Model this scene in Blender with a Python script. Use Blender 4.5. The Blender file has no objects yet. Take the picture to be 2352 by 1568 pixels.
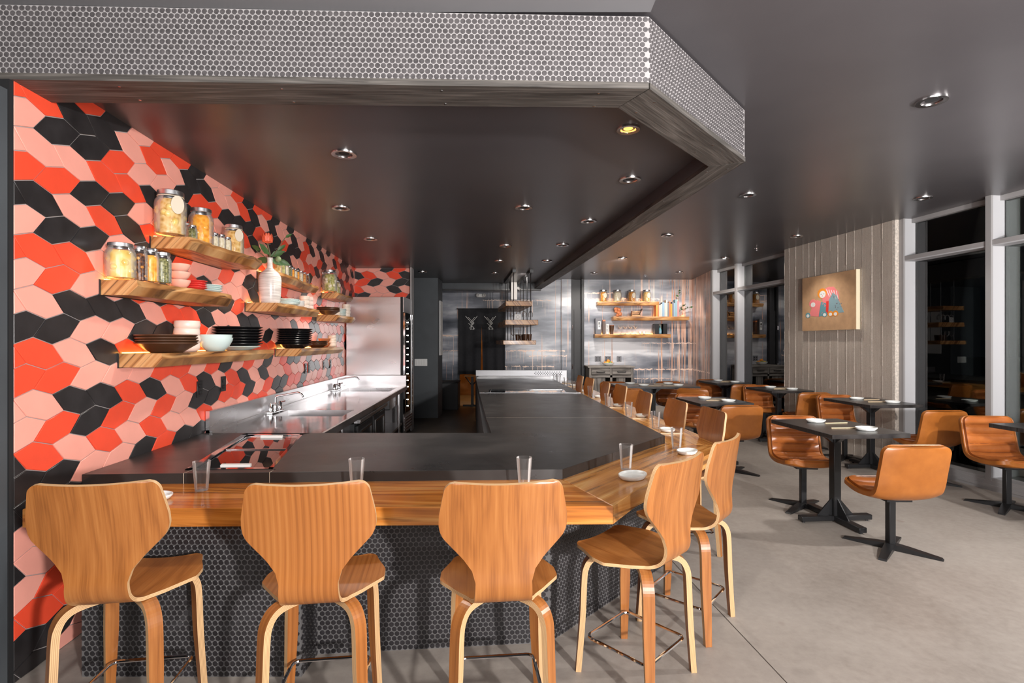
import bpy, bmesh, math, random
from mathutils import Vector, Matrix
random.seed(7)
PI = math.pi
S = bpy.context.scene
COL = S.collection
# ------------------------------------------------------------------ camera, world, lights, exposure
CAMH, F, CX, HY = 1.5, 1180.0, 1176.0, 786.0
cam = bpy.data.objects.new('camera', bpy.data.cameras.new('camera'))
COL.objects.link(cam)
cam.location = (0, 0, CAMH); cam.rotation_euler = (PI/2, 0, 0)
cam.data.sensor_width = 36; cam.data.lens = 36*F/2352; cam.data.shift_y = 2/2352
cam.data.clip_start = .05
S.camera = cam
S.view_settings.view_transform = 'Standard'; S.view_settings.look = 'None'
S.view_settings.gamma = 1; S.view_settings.use_curve_mapping = False
S.view_settings.exposure = 0.1
W = bpy.data.worlds.new('night'); S.world = W; W.use_nodes = True
W.node_tree.nodes['Background'].inputs[0].default_value = (.5, .55, .7, 1)
W.node_tree.nodes['Background'].inputs[1].default_value = .006

def lamp(name, kind, loc, target, energy, color=(1, 1, 1), size=.2, size_y=None, spot=None, blend=.4):
    d = bpy.data.lights.new(name, kind); d.energy = energy; d.color = color
    if kind == 'AREA':
        d.size = size
        if size_y: d.shape = 'RECTANGLE'; d.size_y = size_y
    else:
        d.shadow_soft_size = size
    if kind == 'SPOT': d.spot_size = spot; d.spot_blend = blend
    o = bpy.data.objects.new(name, d); COL.objects.link(o); o.location = loc
    o.rotation_euler = (Vector(target)-Vector(loc)).to_track_quat('-Z', 'Y').to_euler()
    return o
# photographer's hard strobes at the right; unseen fill and bounce areas added to brighten
lamp('key_strobe', 'SPOT', (2.45, -2.1, 1.78), (-.9, 3.8, 1.6), 1180, (1, .965, .94), .09, spot=2.2, blend=.5)
lamp('added_fill_light', 'AREA', (-.9, -1.0, 2.9), (-1.4, 3.0, .9), 85, (1, .97, .95), 2.4, 1.2)
lamp('added_bounce_light', 'AREA', (2.3, -.9, 1.3), (2.5, 2.2, 4.2), 200, (1, .97, .97), 3.2, 1.0)
lamp('right_strobe', 'POINT', (4.25, 2.55, 2.2), (2, 4, 0), 230, (1, .96, .93), .05)
for x in (-1.7, -.35, 1.0): lamp('front_downlight', 'SPOT', (x, 1.9, 2.95), (x, 2.0, 0), 14, (1, .95, .9), .05, spot=1.75, blend=.7)

# ------------------------------------------------------------------ pixel helpers: a ray of the photo meets a plane of the room
def at(x, y, z):
    Y = F*(CAMH-z)/(y-HY); return ((x-CX)/F*Y, Y)
def atY(x, y, Y): return ((x-CX)/F*Y, Y, CAMH-(y-HY)*Y/F)
def wallX(Y): return -2.024-.0771*Y
def winX(Y): return 4.90-.134*(Y-4.87)
def on_left(px, off): return (off-2.024)/((px-CX)/F+.0771)

# ------------------------------------------------------------------ materials
def mat(name):
    m = bpy.data.materials.new(name); m.use_nodes = True
    return m, m.node_tree, m.node_tree.nodes['Principled BSDF']
def nd(nt, t, **kw):
    n = nt.nodes.new(t)
    for k, v in kw.items():
        if k in n.inputs.keys() if hasattr(n.inputs, 'keys') else False: n.inputs[k].default_value = v
        else: setattr(n, k, v)
    return n
def lk(nt, a, b): nt.links.new(a, b)
def math_(nt, op, a, b=None, clamp=False):
    n = nt.nodes.new('ShaderNodeMath'); n.operation = op; n.use_clamp = clamp
    for i, v in enumerate((a, b)):
        if v is None: continue
        if isinstance(v, (int, float)): n.inputs[i].default_value = v
        else: lk(nt, v, n.inputs[i])
    return n.outputs[0]
def ramp(nt, fac, stops):
    n = nt.nodes.new('ShaderNodeValToRGB'); cr = n.color_ramp
    while len(cr.elements) < len(stops): cr.elements.new(.5)
    for e, (p, c) in zip(cr.elements, stops):
        e.position = p; e.color = (*c, 1) if len(c) == 3 else c
    lk(nt, fac, n.inputs[0]); return n.outputs[0]
def mapped(nt, space='Object', scale=(1, 1, 1), rot=(0, 0, 0)):
    tc = nt.nodes.new('ShaderNodeTexCoord'); mp = nt.nodes.new('ShaderNodeMapping')
    mp.inputs['Scale'].default_value = scale; mp.inputs['Rotation'].default_value = rot
    if space == 'World':
        g = nt.nodes.new('ShaderNodeNewGeometry'); lk(nt, g.outputs['Position'], mp.inputs[0])
    else: lk(nt, tc.outputs[space], mp.inputs[0])
    return mp.outputs[0]
def noise(nt, vec, scale, detail=3, rough=.55):
    n = nt.nodes.new('ShaderNodeTexNoise'); n.inputs['Scale'].default_value = scale
    n.inputs['Detail'].default_value = detail; n.inputs['Roughness'].default_value = rough
    lk(nt, vec, n.inputs['Vector']); return n.outputs[0]
def bump(nt, b, h, strength=.2, dist=.002):
    n = nt.nodes.new('ShaderNodeBump'); n.inputs['Strength'].default_value = strength
    n.inputs['Distance'].default_value = dist; lk(nt, h, n.inputs['Height']); lk(nt, n.outputs[0], b.inputs['Normal'])
def mixc(nt, fac, a, b):
    n = nt.nodes.new('ShaderNodeMix'); n.data_type = 'RGBA'
    for i, v in ((0, fac), (6, a), (7, b)):
        if isinstance(v, tuple): n.inputs[i].default_value = (*v, 1)
        elif isinstance(v, (int, float)): n.inputs[i].default_value = v
        else: lk(nt, v, n.inputs[i])
    return n.outputs[2]
def plain(name, c, rough=.5, metal=0, spec=.5, var=0, scale=12, coat=0, bmp=0, bscale=80):
    m, nt, b = mat(name)
    b.inputs['Base Color'].default_value = (*c, 1); b.inputs['Roughness'].default_value = rough
    b.inputs['Metallic'].default_value = metal; b.inputs['Specular IOR Level'].default_value = spec
    b.inputs['Coat Weight'].default_value = coat; b.inputs['Coat Roughness'].default_value = .08
    if var or bmp:
        v = mapped(nt, 'World')
        if var:
            n = noise(nt, v, scale, 4)
            lk(nt, ramp(nt, n, [(.3, tuple(k*(1-var) for k in c)), (.7, tuple(min(1, k*(1+var)) for k in c))]), b.inputs['Base Color'])
        if bmp: bump(nt, b, noise(nt, v, bscale, 4), bmp)
    return m
def wood(name, dark, mid, light, rings=9, warp=2.2, fine=170, rough=.35, coat=0, streak=None, vs=1.0, bmp=.08, rw=.36):
    """grain runs along v of the UV map (metres)"""
    m, nt, b = mat(name)
    v1 = mapped(nt, 'UV', (5, .9*vs, 1)); w = noise(nt, v1, 1, 2)
    sep = nt.nodes.new('ShaderNodeSeparateXYZ'); lk(nt, mapped(nt, 'UV'), sep.inputs[0])
    ph = math_(nt, 'ADD', math_(nt, 'MULTIPLY', sep.outputs[0], rings), math_(nt, 'MULTIPLY', w, warp*2.5))
    r = math_(nt, 'MULTIPLY', math_(nt, 'PINGPONG', ph, .5), 2.0)
    f = noise(nt, mapped(nt, 'UV', (fine, 4*vs, 1)), 1, 3, .6)
    big = noise(nt, mapped(nt, 'UV', (7, 1.6*vs, 1)), 1, 3)
    fac = math_(nt, 'ADD', math_(nt, 'MULTIPLY', r, rw), math_(nt, 'ADD', math_(nt, 'MULTIPLY', f, .82-rw), math_(nt, 'MULTIPLY', big, .45)))
    c = ramp(nt, fac, [(.36, dark), (.62, mid), (.9, light)])
    if streak:
        s = noise(nt, mapped(nt, 'UV', (26, 2.2*vs, 1)), 1, 5, .62)
        c = mixc(nt, ramp(nt, s, [(.55, (0, 0, 0)), (.66, (1, 1, 1))]), c, streak)
    lk(nt, c, b.inputs['Base Color']); b.inputs['Roughness'].default_value = rough
    b.inputs['Coat Weight'].default_value = coat; b.inputs['Coat Roughness'].default_value = .12
    bump(nt, b, fac, bmp, .001)
    return m
def glassmat(name, tint=(1, 1, 1), gloss=1.0, ior=1.45, rough=0.0):
    m, nt, b = mat(name); nt.nodes.remove(b)
    out = nt.nodes['Material Output']
    t = nt.nodes.new('ShaderNodeBsdfTransparent'); t.inputs[0].default_value = (*tint, 1)
    g = nt.nodes.new('ShaderNodeBsdfGlossy'); g.inputs['Roughness'].default_value = rough
    fr = nt.nodes.new('ShaderNodeFresnel'); fr.inputs[0].default_value = ior
    mx = nt.nodes.new('ShaderNodeMixShader')
    lk(nt, math_(nt, 'MULTIPLY', fr.outputs[0], gloss, True), mx.inputs[0]); lk(nt, t.outputs[0], mx.inputs[1]); lk(nt, g.outputs[0], mx.inputs[2])
    lk(nt, mx.outputs[0], out.inputs[0]); return m
def emit(name, c, strength):
    m, nt, b = mat(name); b.inputs['Base Color'].default_value = (*c, 1)
    b.inputs['Emission Color'].default_value = (*c, 1); b.inputs['Emission Strength'].default_value = strength
    return m

M = {}
def build_materials():
    m, nt, b = mat('polished_concrete')
    v = mapped(nt, 'World'); n1 = noise(nt, v, 1.1, 5, .6); n2 = noise(nt, v, 22, 5, .65)
    f = math_(nt, 'ADD', math_(nt, 'MULTIPLY', n1, .62), math_(nt, 'MULTIPLY', n2, .38))
    c = ramp(nt, f, [(.3, (.215, .185, .16)), (.5, (.30, .265, .234)), (.72, (.375, .335, .296))])
    sp = noise(nt, v, 4.5, 2, .4)
    c = mixc(nt, ramp(nt, sp, [(.72, (0, 0, 0)), (.76, (.6, .6, .6))]), c, (.24, .19, .16))
    lk(nt, c, b.inputs['Base Color']); lk(nt, ramp(nt, n1, [(.3, (.42,)*3), (.7, (.6,)*3)]), b.inputs['Roughness'])
    bump(nt, b, n2, .08, .002); M['floor'] = m
    m, nt, b = mat('charcoal_ceiling_paint')
    v = mapped(nt, 'World'); n = noise(nt, v, 1.2, 3)
    lk(nt, ramp(nt, n, [(.3, (.072, .067, .072)), (.7, (.086, .080, .085))]), b.inputs['Base Color'])
    b.inputs['Roughness'].default_value = .30; b.inputs['Specular IOR Level'].default_value = .5
    bump(nt, b, noise(nt, v, 300, 2), .25, .001); M['ceil'] = m
    M['ceil_light'] = plain('paler_grey_ceiling', (.20, .20, .21), .5, var=.05, scale=2)  # one grey, paler than the rest of the ceiling
    M['kitchenfloor'] = plain('dark_brown_kitchen_floor', (.060, .042, .028), .4, var=.25, scale=4)
    M['wallgrey'] = plain('slate_grey_wall_paint', (.060, .067, .074), .55, var=.12, scale=3)
    M['walldark'] = plain('charcoal_wall_paint', (.035, .035, .038), .55, var=.1, scale=3)
    M['black'] = plain('black_powder_coat', (.012, .012, .013), .38)
    M['blackmatte'] = plain('matte_black', (.01, .01, .011), .7)
    M['charred'] = wood('charred_wood', (.03, .027, .024), (.075, .067, .060), (.19, .172, .155), 16, 3.2, 130, .55, bmp=.05, rw=.14, streak=(.022, .019, .017), vs=.7)
    M['penny'] = plain('shaded_penny_glaze', (.022, .020, .022), .34, var=.35, scale=38)  # same tile as on the frame, darkened for the shade under the ledge
    M['penny_soffit'] = plain('sheen_penny_glaze', (.085, .078, .080), .3, var=.3, scale=38)  # same tile again, its colour lightened for the sheen on the frame
    M['grout_soffit'] = plain('pale_grout', (.36, .342, .342), .8)
    M['grout_base'] = plain('shaded_penny_grout', (.115, .11, .11), .8)  # the frame's grout with under-ledge shade put into the colour
    M['grout'] = plain('wall_grout', (.40, .37, .355), .85)
    M['coral'] = plain('coral_glaze', (.86, .082, .036), .32, var=.06, scale=7)
    M['pink'] = plain('pink_glaze', (.90, .385, .305), .34, var=.04, scale=7)
    M['blacktile'] = plain('black_glaze', (.024, .022, .023), .33, var=.3, scale=9)
    m, nt, b = mat('dark_stone')
    v = mapped(nt, 'World'); n1 = noise(nt, v, 2.2, 5, .6); n2 = noise(nt, mapped(nt, 'World', (3, 40, 3)), 1, 4)
    f = math_(nt, 'ADD', math_(nt, 'MULTIPLY', n1, .7), math_(nt, 'MULTIPLY', n2, .3))
    lk(nt, ramp(nt, f, [(.3, (.024, .022, .0215)), (.55, (.038, .035, .034)), (.75, (.072, .064, .060))]), b.inputs['Base Color'])
    lk(nt, ramp(nt, n1, [(.3, (.26,)*3), (.7, (.4,)*3)]), b.inputs['Roughness']); M['stone'] = m
    M['barwood'] = wood('honey_teak', (.26, .070, .010), (.55, .185, .030), (.70, .33, .085), 7, 2.6, 110, .16, .35, streak=(.24, .085, .02), vs=.5)
    M['barwood_pale'] = wood('pale_teak', (.34, .125, .025), (.60, .26, .065), (.74, .42, .15), 7, 2.8, 110, .16, .35, streak=(.24, .10, .03), vs=.5)
    M['ply'] = wood('cherry_veneer', (.19, .060, .013), (.32, .112, .026), (.41, .165, .045), 12, 2.6, 150, .33, .12, vs=1.1, rw=.2)
    M['ply_line'] = wood('straight_cherry_veneer', (.19, .058, .012), (.33, .112, .025), (.41, .160, .042), 45, .5, 150, .33, .12, vs=.35, rw=.22)
    m, nt, b = mat('plywood_edge')
    sep = nt.nodes.new('ShaderNodeSeparateXYZ'); lk(nt, mapped(nt, 'UV'), sep.inputs[0])
    l = math_(nt, 'FRACT', math_(nt, 'MULTIPLY', sep.outputs[0], 190))
    lk(nt, ramp(nt, l, [(.0, (.36, .19, .08)), (.3, (.60, .38, .19)), (.7, (.64, .42, .22)), (1, (.34, .17, .07))]), b.inputs['Base Color'])
    b.inputs['Roughness'].default_value = .5; M['edge'] = m
    M['shelfwood'] = wood('live_edge_shelf_wood', (.16, .055, .014), (.42, .19, .06), (.63, .37, .16), 9, 2.6, 60, .4, .1, streak=(.07, .028, .010))
    M['oldwood'] = wood('weathered_grey_wood', (.08, .07, .062), (.22, .195, .175), (.36, .33, .30), 10, 1.5, 90, .65, bmp=.3)
    m, nt, b = mat('tan_leather')
    v = mapped(nt, 'Object'); n = noise(nt, v, 9, 4); p = noise(nt, v, 420, 2)
    lk(nt, ramp(nt, n, [(.3, (.295, .090, .014)), (.7, (.39, .128, .022))]), b.inputs['Base Color'])
    b.inputs['Roughness'].default_value = .36; bump(nt, b, p, .25, .0008); M['leather'] = m
    m, nt, b = mat('tan_ribbed_leather')
    v = mapped(nt, 'Object'); n = noise(nt, v, 9, 4); p = noise(nt, v, 420, 2)
    lk(nt, ramp(nt, n, [(.3, (.34, .095, .022)), (.7, (.45, .14, .032))]), b.inputs['Base Color'])
    b.inputs['Roughness'].default_value = .3; bump(nt, b, p, .2, .0008); M['leather_rib'] = m
    M['seam'] = plain('dark_leather_seam', (.09, .026, .008), .6)
    m, nt, b = mat('brushed_steel')
    v = mapped(nt, 'World', (1.5, 1.5, 4)); n = noise(nt, v, 1, 3)
    b.inputs['Metallic'].default_value = 1; b.inputs['Base Color'].default_value = (.72, .71, .72, 1)
    lk(nt, ramp(nt, n, [(.3, (.26,)*3), (.7, (.36,)*3)]), b.inputs['Roughness']); M['steel'] = m
    m, nt, b = mat('polished_steel')
    v = mapped(nt, 'World', (3, 3, 3)); n = noise(nt, v, 1, 3)
    b.inputs['Metallic'].default_value = 1; b.inputs['Base Color'].default_value = (.60, .59, .59, 1)
    lk(nt, ramp(nt, n, [(.3, (.09,)*3), (.7, (.15,)*3)]), b.inputs['Roughness'])
    bump(nt, b, noise(nt, v, .8, 1), .15, .02); M['steel_top'] = m
    M['steel_dull'] = plain('dull_steel', (.36, .36, .37), .42, 1)
    M['darknickel'] = plain('dark_nickel', (.20, .19, .19), .3, 1)
    M['chrome'] = plain('chrome', (.82, .82, .84), .06, 1)
    M['nickel'] = plain('satin_nickel', (.62, .60, .60), .22, 1)
    M['lid'] = plain('tin_lid', (.70, .70, .72), .3, 1)
    M['alu'] = plain('silver_window_frame', (.33, .32, .32), .45, .15, var=.03, scale=3)
    M['alu_dark'] = plain('bronze_window_frame', (.20, .18, .17), .45, .1)
    M['fin'] = plain('pale_window_post', (.44, .44, .455), .5)
    M['white'] = plain('white_paint', (.74, .73, .71), .5)
    M['plate'] = plain('white_glazed_plate', (.78, .79, .76), .18)
    M['stick'] = plain('pale_chopstick_wood', (.72, .56, .36), .5)
    m, nt, b = mat('clear_tumbler_glass'); nt.nodes.remove(b); out = nt.nodes['Material Output']
    t = nt.nodes.new('ShaderNodeBsdfTransparent'); t.inputs[0].default_value = (.985, .985, .985, 1)
    g = nt.nodes.new('ShaderNodeBsdfGlossy'); g.inputs['Roughness'].default_value = .02
    df = nt.nodes.new('ShaderNodeBsdfDiffuse'); df.inputs[0].default_value = (.9, .88, .86, 1)  # white diffuse mixed in at the edges as light caught by the rims
    m1 = nt.nodes.new('ShaderNodeMixShader'); m1.inputs[0].default_value = .45; lk(nt, g.outputs[0], m1.inputs[1]); lk(nt, df.outputs[0], m1.inputs[2])
    fr = nt.nodes.new('ShaderNodeFresnel'); fr.inputs[0].default_value = 1.45; m2 = nt.nodes.new('ShaderNodeMixShader')
    lk(nt, math_(nt, 'MULTIPLY', fr.outputs[0], .8, True), m2.inputs[0]); lk(nt, t.outputs[0], m2.inputs[1]); lk(nt, m1.outputs[0], m2.inputs[2]); lk(nt, m2.outputs[0], out.inputs[0]); M['glass'] = m
    j = m.copy(); j.name = 'jar_glass'; M['jar'] = j
    for n in j.node_tree.nodes:
        if n.type == 'MATH': n.inputs[1].default_value = .5
    M['pane'] = glassmat('window_glass', (.82, .88, .85), 2.2, 1.5)
    M['casepane'] = glassmat('case_glass', (.72, .78, .72), 1.6, 1.5)
    m, nt, b = mat('board_formed_concrete')
    v = mapped(nt, 'World'); st = noise(nt, mapped(nt, 'World', (60, 60, 2.5)), 1, 4, .6); n = noise(nt, v, 3, 4); sp = noise(nt, v, 90, 4, .7)
    f = math_(nt, 'ADD', math_(nt, 'MULTIPLY', st, .25), math_(nt, 'ADD', math_(nt, 'MULTIPLY', n, .25), math_(nt, 'MULTIPLY', sp, .5)))
    lk(nt, ramp(nt, f, [(.32, (.32, .27, .225)), (.5, (.43, .37, .315)), (.7, (.54, .475, .41))]), b.inputs['Base Color'])
    b.inputs['Roughness'].default_value = .85; bump(nt, b, f, .6, .006); M['boards'] = m
    M['cement'] = plain('pale_cement_seam', (.56, .50, .44), .9, var=.25, scale=40)
    # mural: banks of grey cloud, copper bands and copper drips
    m, nt, b = mat('cloud_mural_paint')
    g = nt.nodes.new('ShaderNodeNewGeometry'); sep = nt.nodes.new('ShaderNodeSeparateXYZ'); lk(nt, g.outputs['Position'], sep.inputs[0])
    u = math_(nt, 'ADD', sep.outputs[0], math_(nt, 'SUBTRACT', 12.2, sep.outputs[1])); z = sep.outputs[2]
    def uvz(su, sz, off=0):
        c = nt.nodes.new('ShaderNodeCombineXYZ'); lk(nt, math_(nt, 'ADD', math_(nt, 'MULTIPLY', u, su), off), c.inputs[0]); lk(nt, math_(nt, 'MULTIPLY', z, sz), c.inputs[1]); return c.outputs[0]
    cl = noise(nt, uvz(.55, 2.3), 1, 5, .5)
    col = ramp(nt, cl, [(.30, (.030, .033, .044)), (.43, (.115, .12, .14)), (.55, (.30, .305, .33)), (.68, (.66, .65, .66))])
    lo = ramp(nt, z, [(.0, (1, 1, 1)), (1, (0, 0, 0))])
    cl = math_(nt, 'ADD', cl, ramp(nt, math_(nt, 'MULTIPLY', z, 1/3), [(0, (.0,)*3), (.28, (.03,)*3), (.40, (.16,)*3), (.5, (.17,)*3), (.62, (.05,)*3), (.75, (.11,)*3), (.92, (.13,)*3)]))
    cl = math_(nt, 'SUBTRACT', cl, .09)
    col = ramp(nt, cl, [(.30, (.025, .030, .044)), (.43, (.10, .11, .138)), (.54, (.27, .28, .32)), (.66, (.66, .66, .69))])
    bands = None
    dn = noise(nt, uvz(34, .12, 2), 1, 2, .5); dl = noise(nt, uvz(17, 0, 9), 1, 3, .6)
    for zc, u0, u1, wd in ((2.67, 1.6, 2.6, .020), (2.53, 1.6, 3.5, .020), (1.48, 3.1, 4.6, .010), (.86, 2.9, 5.6, .020), (.64, 2.9, 3.8, .018),
                           (2.50, -.7, .95, .012), (1.30, -.3, 1.3, .022), (1.18, .4, 1.35, .018), (.93, -.3, 1.0, .020), (1.66, -1.7, -1.2, .022), (1.30, -1.7, -1.2, .012)):
        wob = math_(nt, 'MULTIPLY', math_(nt, 'SUBTRACT', noise(nt, uvz(7, 0, zc*7), 1, 6, .75), .5), .13)
        zz = math_(nt, 'ADD', z, wob); d = math_(nt, 'ABSOLUTE', math_(nt, 'SUBTRACT', zz, zc))
        k = math_(nt, 'LESS_THAN', d, math_(nt, 'MULTIPLY', math_(nt, 'SUBTRACT', noise(nt, uvz(6, 4, zc*3), 1, 5, .7), .40), wd*5))
        below = math_(nt, 'SUBTRACT', zc, zz)
        dp = math_(nt, 'MULTIPLY', math_(nt, 'GREATER_THAN', dn, .60), math_(nt, 'MULTIPLY', math_(nt, 'GREATER_THAN', below, 0), math_(nt, 'LESS_THAN', below, math_(nt, 'MULTIPLY', math_(nt, 'SUBTRACT', dl, .32), 1.3))))
        k = math_(nt, 'MAXIMUM', k, math_(nt, 'MULTIPLY', dp, .6))
        k = math_(nt, 'MULTIPLY', k, math_(nt, 'MULTIPLY', math_(nt, 'GREATER_THAN', u, u0), math_(nt, 'LESS_THAN', u, u1)))
        bands = k if bands is None else math_(nt, 'MAXIMUM', bands, k)
    dr = noise(nt, uvz(26, .25), 1, 2, .5); fade = noise(nt, uvz(2.4, 1.5, 4), 1, 3)
    corner = ramp(nt, math_(nt, 'MULTIPLY', math_(nt, 'SUBTRACT', u, 2.9), .6), [(0, (0, 0, 0)), (1, (1, 1, 1))])
    dm = math_(nt, 'ADD', math_(nt, 'ADD', dr, math_(nt, 'MULTIPLY', fade, .42)), math_(nt, 'ADD', math_(nt, 'MULTIPLY', corner, .17), math_(nt, 'MULTIPLY', math_(nt, 'MULTIPLY', z, corner), .035)))
    drip = ramp(nt, dm, [(.86, (0, 0, 0)), (.93, (1, 1, 1))])
    copper = ramp(nt, noise(nt, uvz(9, 1.3), 1, 4), [(.3, (.36, .17, .11)), (.5, (.62, .38, .28)), (.7, (.86, .66, .55))])
    col = mixc(nt, drip, col, copper); col = mixc(nt, bands, col, (.85, .63, .52))
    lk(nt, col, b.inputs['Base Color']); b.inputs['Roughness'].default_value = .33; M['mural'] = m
    M['cloth'] = plain('black_cotton_cloth', (.013, .013, .016), .85, var=.25, scale=30)
    M['canvas'] = plain('kraft_brown_canvas', (.50, .30, .16), .8, var=.12, scale=9)
    M['canvas_edge'] = plain('cream_canvas_edge', (.80, .72, .52), .8)
    M['led'] = emit('warm_shelf_led', (1, .42, .08), 15)
    M['ledwhite'] = emit('white_case_led', (1, .97, .9), 8)
    M['bulb_amber'] = emit('amber_lamp', (1, .45, .10), 2.2)
    M['hall'] = plain('hall_wood', (.32, .16, .05), .5, var=.3, scale=5)
    for n, c, r in (('c_red', (.75, .05, .04), .4), ('c_pinkclay', (.80, .42, .32), .4), ('c_cream', (.78, .66, .55), .35), ('c_blush', (.80, .62, .54), .35),
                    ('c_blue', (.60, .72, .70), .25), ('c_black', (.010, .010, .011), .25), ('c_brown', (.07, .030, .014), .35), ('c_rust', (.50, .16, .06), .4),
                    ('c_white', (.78, .78, .76), .25), ('c_tag', (.62, .54, .42), .6), ('c_teal', (.12, .30, .34), .6), ('c_slate', (.22, .34, .38), .6), ('c_rose', (.80, .22, .22), .6),
                    ('c_orange', (.80, .28, .03), .4), ('c_lemon', (.72, .50, .06), .4), ('c_lime', (.22, .30, .05), .4), ('c_leaf', (.05, .11, .03), .45), ('c_stem', (.10, .09, .04), .6),
                    ('c_petal', (.75, .12, .05), .5), ('c_olive', (.20, .26, .12), .5), ('c_ltblue', (.22, .34, .45), .6), ('c_plate', (.48, .46, .44), .6), ('c_book', (.17, .17, .19), .6)):
        M[n] = plain(n[2:]+'_ceramic' if n[2:] in ('red', 'cream', 'blue', 'black', 'brown', 'white') else n[2:]+'_finish', c, r)
    def brine(name, a, bb, c, sc=55):
        m, nt, b = mat(name); v = mapped(nt, 'Object'); vo = nt.nodes.new('ShaderNodeTexVoronoi'); vo.inputs['Scale'].default_value = sc; lk(nt, v, vo.inputs['Vector'])
        f = math_(nt, 'ADD', math_(nt, 'MULTIPLY', vo.outputs['Distance'], .55), math_(nt, 'MULTIPLY', noise(nt, v, sc*.6, 3), .55))
        lk(nt, ramp(nt, f, [(.25, a), (.5, bb), (.8, c)]), b.inputs['Base Color']); b.inputs['Roughness'].default_value = .2
        b.inputs['Coat Weight'].default_value = .4; M[name] = m
    brine('brine_gold', (.35, .17, .03), (.66, .40, .12), (.78, .60, .30), 40)
    brine('brine_yellow', (.56, .36, .06), (.74, .52, .14), (.80, .66, .34), 22)
    brine('brine_dark', (.02, .006, .006), (.07, .022, .010), (.34, .12, .03), 60)
    brine('brine_orange', (.60, .20, .01), (.80, .32, .02), (.86, .48, .08), 38)
    brine('brine_green', (.03, .035, .010), (.12, .12, .035), (.36, .34, .14), 90)
    brine('brine_white', (.48, .40, .24), (.66, .58, .40), (.78, .72, .58), 60)
    brine('brine_pickle', (.10, .10, .02), (.34, .32, .09), (.60, .56, .26), 30)
    brine('brine_amber', (.28, .08, .01), (.52, .19, .02), (.70, .36, .08), 40)
build_materials()

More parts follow.
